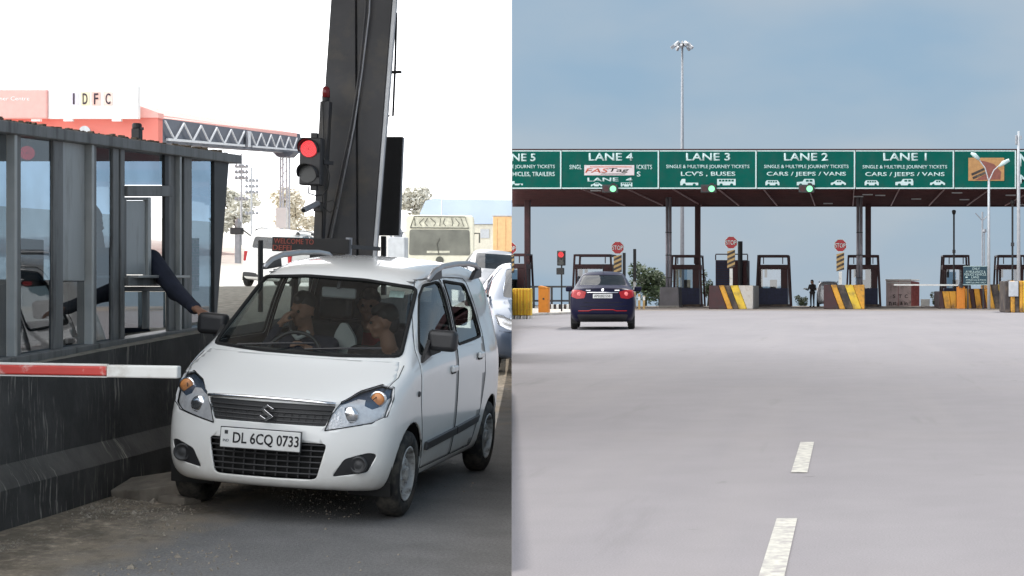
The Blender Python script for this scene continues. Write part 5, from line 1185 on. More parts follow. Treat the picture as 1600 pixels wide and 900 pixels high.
def sedan(mw, label, paint, rear=True, front_detail=False, name='sedan', plate=None, lv=2):
    car = thing(name, label, 'car', mw); bm = subdivided(SB, lv); tree = BVHTree.FromBMesh(bm); R = .295; FW, RW = 0, 2.45
    part(take(bm, cut(bm, rpoly([(-.62, 1.03), (.62, 1.03), (.52, 1.43), (-.52, 1.43)], .05), 'y', lambda c: c.y < 1.25 and c.z > 1.0), -.004), 'windscreen', 'dark_window', car)
    part(take(bm, cut(bm, rpoly([(-.61, 1.16), (.61, 1.16), (.52, 1.425), (-.52, 1.425)], .05), 'y', lambda c: c.y > 2.2), -.004), 'rear_window', 'dark_window', car)
    for s in (-1, 1):
        for nm, pl in (('front_side_window', [(.78, 1.03), (1.62, 1.04), (1.60, 1.43), (1.2, 1.40)]), ('rear_side_window', [(1.70, 1.04), (2.5, 1.08), (2.28, 1.40), (1.68, 1.43)])):
            part(take(bm, cut(bm, rpoly(pl, .05), 'x', lambda c, s=s: s * c.x > .45), -.006), nm, 'dark_window', car)
        for yc in (FW, RW): take(bm, cut(bm, arch(yc, R, .345), 'x', lambda c, s=s: s * c.x > .5 and c.z < .8))
        # tail lamp wraps the corner
        tl = rpoly([(s * p[0], p[1]) for p in [(.42, .985), (.47, .82), (.66, .80), (.80, .86), (.80, 1.03), (.60, 1.03)]], .02)
        t = part(take(bm, cut(bm, tl, 'y', lambda c, s=s: c.y > 2.95 and s * c.x > .2), .006), 'tail_lamp', 'red_lens', car)
        if rear: MB().lathe([(.055, 0), (.045, .012), (.001, .018)], 14, 'Y', (s * .60, on_body(tree, s * .60, .93, 'y', 1).y + .002, .93)).build('lamp_reflector', 'tail_glow' if 'tail_glow' in M else mat('tail_glow', (.75, .2, .2), .2, emit=(1, .12, .12), estr=.2), t)
        hl = [(s * p[0], p[1]) for p in [(.44, .60), (.62, .62), (.76, .68), (.79, .80), (.70, .81), (.55, .75)]]
        f = cut(bm, hl, 'y', lambda c, s=s: c.y < -.1 and s * c.x > .2); bk = take(bm, f, -.03, True); h = part(take(bm, f, .002), 'headlight', 'lamp_glass', car); part(bk, 'reflector_bowl', 'reflector', h)
    if True:
        part(take(bm, cut(bm, rpoly([(-.40, .60), (.40, .60), (.44, .69), (-.44, .69)], .02), 'y', lambda c: c.y < -.3), -.015), 'upper_grille', 'grille_grey', car)
        lgf = part(take(bm, cut(bm, rpoly([(-.50, .30), (.50, .30), (.55, .50), (-.55, .50)], .04), 'y', lambda c: c.y < -.3), -.03), 'lower_grille', 'gap', car)
        df = part(take(bm, cut(bm, rpoly([(-.58, .20), (.58, .20), (.66, .40), (-.66, .40)], .05), 'y', lambda c: c.y > 3.0), .004), 'diffuser', 'black_plastic', car)
        def ry(x, z): return on_body(tree, x, z, 'y', 1).y
        if rear:
            n = 14
            MB().tube([(-.40 + .80 * i / n, ry(-.40 + .8 * i / n, .965) + .008, .965) for i in range(n + 1)], .016, 8).build('chrome_strip', 'chrome', car, smooth=1)
            MB().tube([(-.62 + 1.24 * i / n, ry(-.62 + 1.24 * i / n, .50) + .003, .47 + .05 * (1 if 3 < i < 11 else .4)) for i in range(n + 1)], .014, 6).build('red_trim', 'red_lens', car)
            for zz in (1.075, .72): shut_line(tree, [(-.55, zz), (-.3, zz - .02), (.3, zz - .02), (.55, zz)], 'y', 1, car, False, .006)
            shut_line(tree, [(-.66, .62), (-.3, .60), (.3, .60), (.66, .62)], 'y', 1, car, False, .006)
            yp = ry(0, .88); pl = MB().bb((-.25, yp + .004, .82), (.25, yp + .02, .93)).build('number_plate', 'plate_white', car)
            text(plate or '', 'lettering', 'glyph', pl, (0, yp + .021, .875), 1, rot=(math.pi / 2, 0, math.pi), width=.44, height=.07, bold=.01, ext=.002)
            MB().lathe([(.04, 0), (.035, .008), (.001, .008)], 14, 'Y', (0, ry(0, 1.03) + .002, 1.03)).build('emblem', 'chrome', car)
            for s in (-1, 1): MB().bb((s * .37 - .06, ry(.37, 1.02) + .002, 1.01), (s * .37 + .06, ry(.37, 1.02) + .008, 1.035)).build('badge', 'chrome', car)
            MB().bb((-.14, 2.30, 1.405), (.14, 2.36, 1.43)).build('brake_light', 'red_lens', car); MB().tube([(0, 2.2, 1.52), (0, 2.32, 1.72)], .01, 6).build('aerial', 'black', car)
            MB().box((-.0, 2.2, 1.2), (.9, .1, .25)).build('rear_seat', 'cabin_grey', car, bevel=.05)
            for x in (-.32, .32): MB().box((x, 1.6, 1.22), (.24, .1, .22)).build('headrest', 'trim_in', car, bevel=.05)
        if front_detail:
            def fy(x, z): return on_body(tree, x, z, 'y', -1).y
            for k in range(4):
                z = .33 + .045 * k; MB().tube([(-.5 + i / 12, fy(-.5 + i / 12, z) + .012, z) for i in range(13)], .008, 6).build('slat', 'black_plastic', car)
            shut_line(tree, [(-.70, .80), (-.72, .9), (-.66, .99)], 'y', -1, car, False, .004); shut_line(tree, [(-.80, .60), (-.4, .57), (.4, .57), (.8, .60)], 'y', -1, car, False, .004)
    part(take(bm, list(bm.faces)), 'body_shell', paint, car, .012, 'trim_in'); bm.free()
    MB().bb((-.66, -.35, .2), (.66, 3.05, .30)).build('floor_pan', 'gap', car)
    for s in (-1, 1):
        for yc in (FW, RW):
            wheel(car, s * .745, yc, R, .18, s); MB().bb((s * .42 - .02, yc - .36, .25), (s * .42 + .02, yc + .36, .66)).build('arch_liner', 'gap', car); 
            MB().bb((min(s * .42, s * .8), yc - .355, .6), (max(s * .42, s * .8), yc + .355, .66)).build('arch_liner', 'gap', car)
            if rear: MB().bb((s * .72 - .09, yc + .34, .16), (s * .72 + .09, yc + .355, .40)).build('mud_flap', 'black', car)
        m = MB().box((s * .93, .86, 1.06), (.19, .1, .14)).build('mirror', 'black_plastic' if paint != 'car_navy' else paint, car, bevel=.035, seg=3); MB().bar((s * .78, .84, 1.02), (s * .87, .86, 1.03), .05, .04).build('mirror_arm', 'black_plastic', m)
    return car
RY = Matrix.Rotation(math.pi, 4, 'Z')
sd1 = sedan(T(W(942, 0, 44).x - .33, 44 + 2.45, 0, .135) @ RY, 'dark blue sedan with red tail lamps driving towards the toll booths', 'car_navy', True, False, plate='AP02BD5581')
xg, yg = -4.31, 23.72
ql = ML.inverted() @ Vector((xg, yg, gl(xg, yg)))
gs = sedan(ML @ T(ql.x, ql.y, 0, .31), 'grey blue sedan waiting right behind the white hatchback', 'car_grey', False, True, name='queued_sedan')
seam_cut(gs, False)
# distant vehicles
hb2 = hatchback(ML @ T(-16.1, 46.6 + 2.4, 0) @ RY, 'white hatchback seen from behind beyond the booth corner', 'car_pale', detail=False, name='distant_hatchback')
for s in (-1, 1): MB().bb((s * .60 - .06, 2.80, .72), (s * .60 + .06, 2.90, 1.0)).build('tail_lamp', 'red_lens', hb2, bevel=.02)
MB().bb((-.62, 2.90, .30), (.62, 2.96, .42)).build('rear_bumper', 'black_plastic', hb2, bevel=.02); MB().bb((-.14, 2.94, .62), (.14, 2.962, .70)).build('number_plate', 'grille_grey', hb2)
xq, yq = W(752, 0, 45).x, 45.
q = ML.inverted() @ Vector((xq, yq, gl(xq, yq)))
gv = sedan(ML @ T(q.x + .4, q.y, 0, .3), 'silver sedan farther back in the queue behind the grey blue one', 'car_silver', False, True, name='distant_sedan')
seam_cut(gv, False)
wc = hatchback(T(W(1294, 0, 106).x, 108.6, 0) @ RY @ Matrix.Diagonal((1.02, 1, 1, 1)), 'pale parked car behind the right striped island with a person beside it', 'car_silver', detail=False, name='parked_car')

# bus front
def bus(mw, label, m):
    o = thing('bus', label, 'bus', mw); w, H = 1.22, 2.95
    MB().prism(rpoly([(-w, .45), (w, .45), (w, H - .12), (w * .93, H), (-w * .93, H), (-w, H - .12)], .12), 'XZ', 0, 8.5).build('body', m, o, bevel=.06)
    MB().prism(rpoly([(-w * .88, 1.5), (w * .88, 1.5), (w * .86, 2.42), (-w * .86, 2.42)], .08), 'XZ', -.02, -.002).build('windscreen', 'bus_glass', o)
    MB().prism(rpoly([(-w * .84, 2.5), (w * .84, 2.5), (w * .72, 2.88), (-w * .72, 2.88)], .05), 'XZ', -.02, -.002).build('destination_panel', 'bus_panel', o)
    MB().tube([(-w * .84, -.03, 2.48), (w * .84, -.03, 2.48), (w * .73, -.03, 2.89), (-w * .73, -.03, 2.89), (-w * .84, -.03, 2.48)], .018, 6).build('panel_rim', 'bus_dark', o)
    r3 = random.Random(9)
    for i in range(9): 
        x = -w * .7 + 1.4 * w * i / 8; MB().tube([(x, -.03, 2.55), (x + .1 * r3.uniform(-1, 1), -.03, 2.66), (x + .13 * r3.uniform(-1, 1), -.03, 2.83)], .012, 5).build('garland', 'bus_dark', o)
    for s in (-1, 1):
        MB().lathe([(.14, 0), (.12, -.03), (.001, -.04)], 18, 'Y', (s * .85, 0, 1.0)).build('headlight', 'reflector', o, smooth=1); MB().tube([(s * w, .1, 2.3), (s * (w + .18), -.1, 2.3), (s * (w + .18), -.1, 1.95)], .03, 6).build('mirror', 'bus_dark', o)
        for y in (1.6, 6.2): MB().lathe([(.45, -.13), (.45, .13)], 24, 'X', (s * (w - .14), y, .45)).build('wheel', 'rubber', o)
    MB().bb((-w, -.08, .45), (w, -.001, .75)).build('bumper', 'bus_dark', o); MB().bb((-.45, -.03, 1.58), (.35, -.021, 1.66)).build('dashboard_cloth', 'bus_panel', o); MB().tube([(-.02, -.03, 1.5), (-.1, -.03, 1.9), (.0, -.03, 2.1)], .02, 5).build('wiper', 'bus_dark', o)
    MB().lathe([(.14, 0), (.14, -.03)], 18, 'Y', (0, 0, 1.32)).build('emblem', 'bus_dark', o)
    return o
mat('bus_cream', (.80, .77, .62), .5, var=.06); mat('bus_glass', (.18, .18, .15), .25, var=.3, scale=1.5); mat('bus_panel', (.62, .60, .48), .6, var=.3, scale=6); mat('bus_dark', (.10, .10, .08), .5)
yb_ = 60.; xb_ = W(687, 0, yb_).x
bus(Matrix.Translation((xb_, yb_, W(0, 336, yb_).z - 2.95)) @ Matrix.Rotation(.225, 4, 'Z'), 'cream bus with wide windscreen seen above the white hatchback roof', 'bus_cream')
# cream scooter rider group stand-in: roadside cabinet between sign post and bus
o = thing('rider_standin', 'small pale grey block standing in for scooter riders left of the cream bus', 'cabinet', T(*W(622, 395, 48))); MB().box((0, 0, -.2), (.5, .4, 1.3)).build('case', 'pale_steel', o, bevel=.03); MB().lathe([(.13, .46), (.15, .6), (.05, .75)], 12).build('cap', 'grey_steel', o); MB().bar((-.2, 0, .45), (-.2, 0, .8), .06, .06).build('vent_pipe', 'grey_steel', o)
# orange cargo box at the seam
mat('cargo_orange', (.80, .50, .24), .6, var=.1)
o = thing('cargo_truck', 'small truck with pale orange cargo box at the far right of the queue', 'truck', T(W(770, 0, 75).x, 75, W(0, 338, 75).z - 2.6)); k = F / 75
MB().bb((0, 0, 1.0), (1.9, 4.2, 2.6)).build('cargo_box', 'cargo_orange', o, bevel=.03); MB().bb((-.03, -.03, 2.601), (1.93, 4.2, 2.66)).build('box_rim', 'pale_steel', o); MB().bb((.05, -.02, .5), (1.85, 4.0, .99)).build('chassis', 'dark_steel', o)
for x in (.15, 1.75):
    for y in (.8, 3.4): MB().lathe([(.36, -.1), (.36, .1)], 20, 'X', (x, y, .36)).build('wheel', 'rubber', o)
for i in range(5): MB().bb((.15 + .38 * i, -.025, 1.1), (.2 + .38 * i, -.001, 2.5)).build('rib', 'cargo_orange', o)
seam_cut(o, False)
# long blue roofed shed
mat('shed_blue', (.50, .60, .74), .6, var=.08, scale=.3); mat('shed_wall', (.74, .70, .58), .8, var=.08)
ys = 150.; o = thing('long_shed', 'long low shed with a pale blue roof beyond the bus', 'shed', T(W(656, 0, ys).x, ys, 0)); z = lambda v: W(0, v, ys).z; k = F / ys
MB().prism([(0, z(350)), (0, z(334)), (.5, z(314)), (1.2, z(310)), (3, z(311.5)), (10, z(312.5)), (10, z(350))], 'XZ', 0, 12).build('roof', 'shed_blue', o)
MB().bb((-.4, .3, z(400)), (10, 11.5, z(350.5))).build('wall', 'shed_wall', o)
for i in range(5): MB().bb((.6 + 1.6 * i, .22, z(372)), (1.4 + 1.6 * i, .299, z(358))).build('window', 'pale_steel', o)
MB().tube([(2.1, -.5, z(400)), (2.1, -.5, z(312))], .05, 6).build('downpipe', 'white_paint', o)
seam_cut(o, False)

# ------------------------------------------------------------------ far toll canopy on the left
mat('canopy_red', (.72, .20, .16), .6, var=.05, scale=.5); mat('canopy_pink', (.80, .42, .38), .6, var=.05); mat('board_white', (.85, .85, .84), .6, var=.02); mat('truss_grey', (.10, .11, .14), .6, var=.1); mat('truss_white', (.62, .64, .68), .5)
fc = thing('far_toll_canopy', 'red fronted toll canopy with grey lattice side behind the booth', 'canopy')
Y0, Y1 = 60., 92.
c0t, c0b = W(247, 168, Y0), W(247, 223, Y0); c1t, c1b = W(464, 208, Y1), W(464, 239, Y1)
l0t, l0b = W(-120, 168, Y0), W(-120, 226, Y0)
def slabq(name, q, off, m, parent=fc): return MB().hexa(q, [Vector(p) + Vector(off) for p in q]).build(name, m, parent)
slabq('front_fascia', [l0b, c0b, W(247, 184, Y0), W(-120, 184, Y0)], (0, .4, 0), 'canopy_red')
slabq('front_capping', [W(-120, 183.8, Y0 - .05), W(247.3, 183.8, Y0 - .05), W(247.3, 176, Y0 - .05), W(214, 164, Y0 - .05), ][:4], (0, .5, 0), 'canopy_pink')
nv = Vector((-.3, .75, 0))
slabq('side_fascia', [c0b, c1b, W(464, 214, Y1), W(247, 184, Y0)], nv, 'truss_grey')
slabq('side_capping', [W(247.3, 183.8, Y0), W(464, 213.8, Y1), c1t, W(214, 164, Y0)], nv, 'canopy_pink')
slabq('end_face', [c1b, W(467, 239, Y1 + .5), W(467, 209, Y1 + .5), c1t], (0, .3, 0), 'truss_grey')
roofq = [W(247, 186, Y0 + .5), W(464, 214, Y1), W(300, 205, Y1 + 40), W(-120, 186, Y0 + .5)]
MB().hexa(roofq, [p + Vector((0, 0, .15)) for p in roofq]).build('roof_sheet', 'canopy_pink', fc)
def side_pt(f, g): # f along the side, g 0 bottom..1 top of the truss
    f2 = f; a = W(247, 219, Y0).lerp(W(464, 236, Y1), f2); c = W(247, 187, Y0).lerp(W(464, 216, Y1), f2); return a.lerp(c, g) + Vector((.12, -.04, 0))
for half in (0, 1):
    a, e = (.02, .50) if half == 0 else (.55, .98); n = 10
    MB().bar(side_pt(a + .01, .06), side_pt(e, .06), .07, .09).build('bottom_chord', 'truss_white', fc); 
    for i in range(n):
        f0 = a + (e - a) * i / n; f1 = a + (e - a) * (i + 1) / n; g0, g1 = (.06, .96) if i % 2 else (.96, .06)
        MB().bar(side_pt(f0, g0), side_pt(f1, g1), .05, .07).build('lattice_bar', 'truss_white', fc)
slabq('truss_post', [side_pt(.515, 0), side_pt(.535, 0), side_pt(.535, 1), side_pt(.515, 1)], (.1, -.05, 0), 'truss_white')
# lattice column under the far end
yc = 88.; cx0 = W(438, 0, yc).x; cx1 = W(448, 0, yc).x; zt, zb3 = W(0, 238, yc).z, W(0, 400, yc).z
for x in (cx0, cx1):
    for dy in (0, .4): MB().tube([(x, yc + dy, zb3), (x, yc + dy, zt)], .05, 6).build('column_tube', 'truss_white', fc)
for i in range(12):
    za, zb4 = zb3 + (zt - zb3) * i / 12, zb3 + (zt - zb3) * (i + 1) / 12; MB().bar((cx0, yc, za), (cx1, yc, zb4), .03, .04).build('column_brace', 'truss_white', fc)
MB().prism([(cx0 - .35, zt), (cx1 + .45, zt), (cx1 + .2, zt - .25), (cx0 - .1, zt - .25)], 'XZ', yc - .2, yc + .6).build('column_head', 'truss_grey', fc)
MB().bb((cx0 - .15, yc - .3, W(0, 356, yc).z), (cx1 + .1, yc - .12, W(0, 325, yc).z)).build('meter_box', 'board_white', fc, bevel=.03)
# boards on the front
bd = thing('white_name_board', 'white board with the letters I D F C above the far red canopy', 'sign', T(*W(145, 160, Y0 - .5))); k = F / Y0
MB().bb((-70 / k, 0, -25 / k), (70 / k, .2, 26 / k)).build('board', 'board_white', bd)
mat('letter_dark', (.05, .03, .05), .5); mat('halo_violet', (.72, .68, .78), .6); mat('halo_yellow', (.85, .78, .52), .6); mat('halo_red', (.80, .52, .46), .6); mat('halo_pink', (.80, .62, .55), .6)
for ch, u, m in (('I', 116, 'halo_violet'), ('D', 133.5, 'halo_yellow'), ('F', 150.5, 'halo_red'), ('C', 169, 'halo_pink')):
    MB().bb(((u - 145 - 7.5) / k, -.02, -5 / k), ((u - 145 + 6.5) / k, -.002, 16 / k)).build('letter_tile', m, bd)
    text(ch, 'lettering', 'letter_dark', bd, ((u - 145) / k, -.021, 5.5 / k), 1, height=17 / k, width={'I': 2.4, 'D': 7.5, 'F': 6.5, 'C': 7.5}[ch] / k, bold=.012, ext=.02)
for u in (55, 105, 180): MB().bb(((u - 145 - 6) / k, .02, -29 / k), ((u - 145 + 8) / k, .15, -25.2 / k)).build('bracket', 'board_white', bd)
bd2 = thing('pink_name_board', 'pale pink board left of the white lettered board', 'sign', T(*W(20, 163, Y0 - .6))); MB().bb((-100 / k, 0, -22 / k), (53 / k, .2, 23 / k)).build('board', 'canopy_pink', bd2, bevel=.05)
text('ner Centre', 'lettering', 'board_white', bd2, (3 / k, -.003, 9 / k), 1, height=6 / k, width=46 / k, ext=.01)
o = thing('flood_lamp', 'pale flood lamp fixed on the far red canopy front', 'lamp', T(*W(136, 206, Y0 - .4))); MB().lathe([(.05, 0), (.17, -.05), (.2, -.2)], 14, 'Y').build('head', 'pale_steel', o); MB().bar((0, 0, 0), (.1, .3, -.15), .05, .05).build('arm', 'pale_steel', o)
# overhead line pole behind
for (u, y, vt, lb) in ((377, 120, 240, 'overhead line pole with rows of insulators beyond the booth'), (393, 135, 262, 'thinner overhead line pole right of the first one')):
    o = thing('power_pole', lb, 'pole', T(W(u, 0, y).x, y, 0)); z = lambda v: W(0, v, y).z; k = F / y
    MB().tube([(0, 0, z(400)), (0, 0, z(vt))], .07, 6).build('pole', 'pale_steel', o)
    for v in (vt + 22, vt + 31, vt + 40, vt + 73):
        MB().bar((-9 / k, 0, z(v)), (10 / k, 0, z(v)), .05, .05).build('crossarm', 'grey_steel', o)
        for i in range(4): MB().lathe([(.1, 0), (.14, .1), (.05, .25)], 8, c=((-8 + 5.5 * i) / k, 0, z(v))).build('insulator', 'grey_steel', o)
    MB().bar((-10 / k, 0, z(vt)), (-4 / k, 0, z(vt + 30)), .03, .03).build('stay', 'grey_steel', o)
o = thing('roadside_machine', 'small dark roadside machine with cables behind the distant white hatchback', 'machine', T(*W(372, 374, 70))); k = F / 70
MB().box((0, 0, -.6), (.2, .2, 1.6)).build('stand', 'grey_steel', o); MB().box((-.05, 0, .35), (.5, .3, .28)).build('head', 'dark_steel', o, bevel=.04); MB().lathe([(.1, .5), (.14, .7), (.04, .9)], 10).build('beacon', 'grey_steel', o); MB().tube([(.2, 0, .4), (.6, 0, .1), (.9, 0, .3)], .03, 6).build('cable', 'dark_steel', o)
# ------------------------------------------------------------------ people: limbs and features fused into one skin
def capsule(b, p, q, r0, r1, n=10, sc=(1, 1, 1)):
    p, q = Vector(p), Vector(q)
    if (q - p).length < 1e-6: q = p + Vector((0, 0, 1e-4))
    d = (q - p).normalized(); up = Vector((0, 0, 1)) if abs(d.z) < .9 else Vector((1, 0, 0)); a = d.cross(up).normalized(); c = a.cross(d)
    rings = [(p - d * r0 * math.cos(t), r0 * math.sin(t)) for t in (math.pi * k / 8 for k in range(0, 5))] + [(q + d * r1 * math.sin(t), r1 * math.cos(t)) for t in (math.pi * k / 8 for k in range(0, 5))]
    vs = []
    for o, r in rings:
        for k in range(n):
            t = 2 * math.pi * k / n; v = o + max(r, 1e-4) * (math.cos(t) * a + math.sin(t) * c)
            m = (p + q) / 2; vs.append(m + Vector(((v - m).x * sc[0], (v - m).y * sc[1], (v - m).z * sc[2])))
    m = len(rings)
    b.add(vs, [(i * n + k, i * n + (k + 1) % n, (i + 1) * n + (k + 1) % n, (i + 1) * n + k) for i in range(m - 1) for k in range(n)] + [tuple(reversed(range(n))), tuple(range((m - 1) * n, m * n))])
def figure(name, label, mw, segs, mats, voxel=.009, hair=None, eyes=None, extra=None):
    """segs: (p, q, r0, r1, material index, scale)"""
    root = thing('person', label, 'person', mw)
    b = MB()
    for s in segs: capsule(b, s[0], s[1], s[2], s[3], 12, s[5] if len(s) > 5 else (1, 1, 1))
    o = b.build('tmp', mats[0]); k = o.modifiers.new('r', 'REMESH'); k.mode = 'VOXEL'; k.voxel_size = voxel
    k = o.modifiers.new('s', 'SMOOTH'); k.iterations = 3; k.factor = .5
    bpy.context.view_layer.update(); me = bpy.data.meshes.new_from_object(o.evaluated_get(bpy.context.evaluated_depsgraph_get())); bpy.data.objects.remove(o)
    me.materials.clear()
    for m in mats: me.materials.append(M[m])
    def dist(c, s):
        p, q = Vector(s[0]), Vector(s[1]); l = (q - p).length_squared
        t = 0 if l < 1e-9 else max(0, min(1, (c - p).dot(q - p) / l)); return (c - p.lerp(q, t)).length - (s[2] + (s[3] - s[2]) * t)
    for p in me.polygons:
        p.use_smooth = True; c = p.center; p.material_index = min(segs, key=lambda s: dist(c, s))[4]
    me.name = 'body'; body = fin(me, 'body', root)
    if hair:
        hb_ = MB()
        for h in hair: capsule(hb_, h[0], h[1], h[2], h[3], 14, h[4] if len(h) > 4 else (1, 1, 1))
        hb_.build('hair', 'hair', root, smooth=1)
    for e in eyes or []:
        MB().lathe([(.001, -.011), (.009, -.007), (.011, 0), (.009, .007), (.001, .011)], 10, c=e).build('eye', 'eye_dark', root, smooth=1)
    return root
mat('eye_dark', (.03, .025, .02), .2)
def head(c, yaw, tilt=0, mi=0):
    """segments of a head centred at c facing -y turned by yaw; returns segs, hair, eyes"""
    R = Matrix.Translation(c) @ Matrix.Rotation(yaw, 4, 'Z') @ Matrix.Rotation(tilt, 4, 'X')
    P = lambda x, y, z: R @ Vector((x, y, z))
    segs = [(P(0, .015, .03), P(0, .02, .05), .082, .078, mi), (P(0, -.015, -.02), P(0, -.01, -.06), .066, .05, mi), (P(0, -.05, -.085), P(0, -.055, -.085), .026, .026, mi),
            (P(0, -.088, .01), P(0, -.108, -.028), .009, .015, mi), (P(-.03, -.075, .028), P(.03, -.075, .028), .014, .014, mi), (P(-.018, -.08, -.058), P(.018, -.08, -.058), .011, .011, mi),
            (P(.078, .01, .01), P(.08, .015, -.03), .014, .009, mi), (P(-.078, .01, .01), P(-.08, .015, -.03), .014, .009, mi), (P(-.04, -.06, -.03), P(-.045, -.05, -.03), .02, .02, mi), (P(.04, -.06, -.03), P(.045, -.05, -.03), .02, .02, mi),
            (P(0, .02, -.06), P(0, .04, -.17), .052, .056, mi)]
    hair = [(P(0, .028, .055), P(0, .035, .06), .085, .083), (P(0, .06, .0), P(0, .06, -.03), .062, .05), (P(0, -.04, .088), P(0, .0, .10), .04, .05)]
    eyes = [P(-.03, -.083, .008), P(.03, -.083, .008)]
    return segs, hair, eyes
def hand(w, d, up, mi, curl=.5, L=1., thumb=1):
    """palm and five fingers from wrist w along d; up = back of the hand"""
    w, d, up = Vector(w), Vector(d).normalized(), Vector(up).normalized(); s = d.cross(up).normalized(); up = s.cross(d).normalized(); out = []
    for k in range(4): out.append((w + s * (k - 1.5) * .012 * L, w + d * .08 * L + s * (k - 1.5) * .021 * L, .017 * L, .0125 * L, mi))
    ln = (.068, .078, .072, .055)
    for k in range(4):
        p = w + d * .08 * L + s * (k - 1.5) * .021 * L; a = d
        for j, (f, r) in enumerate(((.46, .0095), (.30, .0085), (.24, .0075))):
            ang = curl * (j + .6) * .6; dirn = (d * math.cos(ang) - up * math.sin(ang)).normalized(); q = p + dirn * ln[k] * f * L * 1.15
            out.append((p, q, r * L, r * .93 * L, mi)); p = q
    p = w + d * .025 * L - s * thumb * .02 * L
    for f, r, sp in ((.036, .013, .9), (.032, .0105, .6), (.024, .009, .35)):
        q = p + (d * (1 - sp * .5) - s * thumb * sp - up * .35 * curl).normalized() * f * L; out.append((p, q, r * L, r * .9 * L, mi)); p = q
    return out
# clerk leaning an arm out of the booth window (place coordinates relative to the eye height)
sh, el, wr = Vector((-5.16, 12.33, .235)), Vector((-4.89, 12.10, .01)), Vector((-4.655, 11.86, -.118))
hs, hh, he = head((-5.62, 12.38, .50), .9)
segs = hs[:10] + [(Vector((-5.6, 12.4, .42)), Vector((-5.6, 12.42, .33)), .052, .056, 0),
    ((-5.6, 12.22, .22), (-5.6, 12.60, .22), .085, .085, 1), ((-5.6, 12.3, .15), (-5.62, 12.32, -.25), .15, .14, 1), ((-5.6, 12.5, .15), (-5.62, 12.5, -.25), .15, .14, 1),
    (Vector((-5.52, 12.34, .24)), sh, .085, .078, 1), (sh, sh.lerp(el, .5), .078, .070, 1), (sh.lerp(el, .5), el, .070, .062, 1), (el, wr, .062, .043, 1), (el + Vector((0, .01, -.02)), el.lerp(wr, .3), .062, .056, 1),
    (wr, wr + Vector((.03, -.03, -.012)), .030, .028, 0), (wr - Vector((.014, -.014, -.006)), wr + Vector((.004, -.004, -.002)), .047, .047, 1)]
for _k, (_f, _a, _b) in enumerate(((.12, .5, .3), (.22, -.6, .4), (.36, .4, -.5), (.85, .6, .2), (.93, -.4, .5))):   # folds of the sleeve
    _c = sh.lerp(el, _f / .5) if _f < .5 else el.lerp(wr, (_f - .5) / .5 * .6); _r = .066 if _f < .5 else .056
    segs.append((_c + Vector((_a, _a * .4, _b)) * _r, _c + Vector((-_b * .6, _a * .5, _a)) * _r, .017, .012, 1))
hd = (Vector((-4.50, 11.70, -.165)) - wr).normalized()
segs += hand(wr + hd * .03, hd, (.25, -.1, 1), 0, .55, 1.0, 1)
segs += [((-5.6, 12.3, -.3), (-5.4, 11.95, -.32), .09, .075, 1), ((-5.6, 12.5, -.3), (-5.45, 12.85, -.34), .09, .075, 1)]
figure('person', 'booth clerk in a dark sleeve reaching an arm out towards the white hatchback', T(0, 0, CH), segs, ['skin', 'navy_cloth'], .0075, hh, he)
st_ = thing('clerk_stool', 'dark stool under the clerk inside the booth', 'stool', T(-5.6, 12.42, CH - .47)); MB().lathe([(.17, 0), (.18, .04), (.16, .07)], 16).build('seat', 'black', st_); MB().tube([(0, 0, -.05), (0, 0, 0)], .04, 8).build('stem', 'dark_steel', st_)

# inside the hatchback (car frame)
MI = MH
def seat(x, y, nm, lb):
    o = thing(nm, lb, 'seat', MI @ T(x, y, 0))
    MB().prism(rpoly([(-.06, .62), (.10, .58), (.30, 1.10), (.22, 1.16), (.12, 1.13)], .04), 'YZ', -.22, .22).build('backrest', 'trim_in', o, bevel=.03); MB().bb((-.22, -.50, .42), (.22, .05, .60)).build('cushion', 'trim_in', o, bevel=.04); MB().bb((-.18, -.45, .31), (.18, .0, .419)).build('seat_frame', 'gap', o)
    MB().box((0, .29, 1.26), (.25, .09, .18)).build('headrest', 'black', o, bevel=.04, seg=3)
seat(-.33, 1.35, 'driver_seat', 'dark driver seat inside the white hatchback'); seat(.33, 1.35, 'passenger_seat', 'dark front passenger seat inside the white hatchback')
o = thing('rear_bench', 'dark rear bench seat inside the white hatchback', 'seat', MI @ T(0, 2.2, 0)); MB().prism(rpoly([(0, .60), (.14, .58), (.30, 1.12), (.18, 1.14)], .04), 'YZ', -.60, .60).build('backrest', 'trim_in', o); MB().bb((-.6, -.45, .40), (.6, .12, .58)).build('cushion', 'trim_in', o, bevel=.04); MB().bb((-.55, -.4, .31), (.55, .1, .399)).build('base', 'gap', o)
for x in (-.35, .35): MB().box((x, .30, 1.22), (.24, .08, .15)).build('headrest', 'trim_in', o, bevel=.03)
# dashboard, steering wheel, mirror belong to the car
d = MB().prism(rpoly([(.12, .62), (.60, .62), (.60, .90), (.48, .985), (.14, 1.01)], .04), 'YZ', -.60, .60).build('dashboard', 'trim_in', hb)
MB().prism([(-.55, .20), (-.08, .20), (-.08, .26), (-.55, .26)], 'XY', 1.0, 1.018).build('dash_cover', 'cabin_grey', d)
stw = MB(); n = 28; c0 = Vector((-.33, .72, .94)); Rm = Matrix.Rotation(math.radians(62), 3, 'X')
stw.tube([c0 + Rm @ Vector((.185 * math.cos(6.2832 * k / n), .185 * math.sin(6.2832 * k / n), 0)) for k in range(n + 1)], .014, 8); so = stw.build('steering_wheel', 'black_plastic', hb, smooth=1)
MB().bar(c0, c0 + Vector((0, -.2, -.1)), .06, .06).build('steering_column', 'black_plastic', hb); MB().bar(c0 + Rm @ Vector((-.18, 0, 0)), c0 + Rm @ Vector((.18, 0, 0)), .05, .02).build('wheel_spoke', 'black_plastic', so)
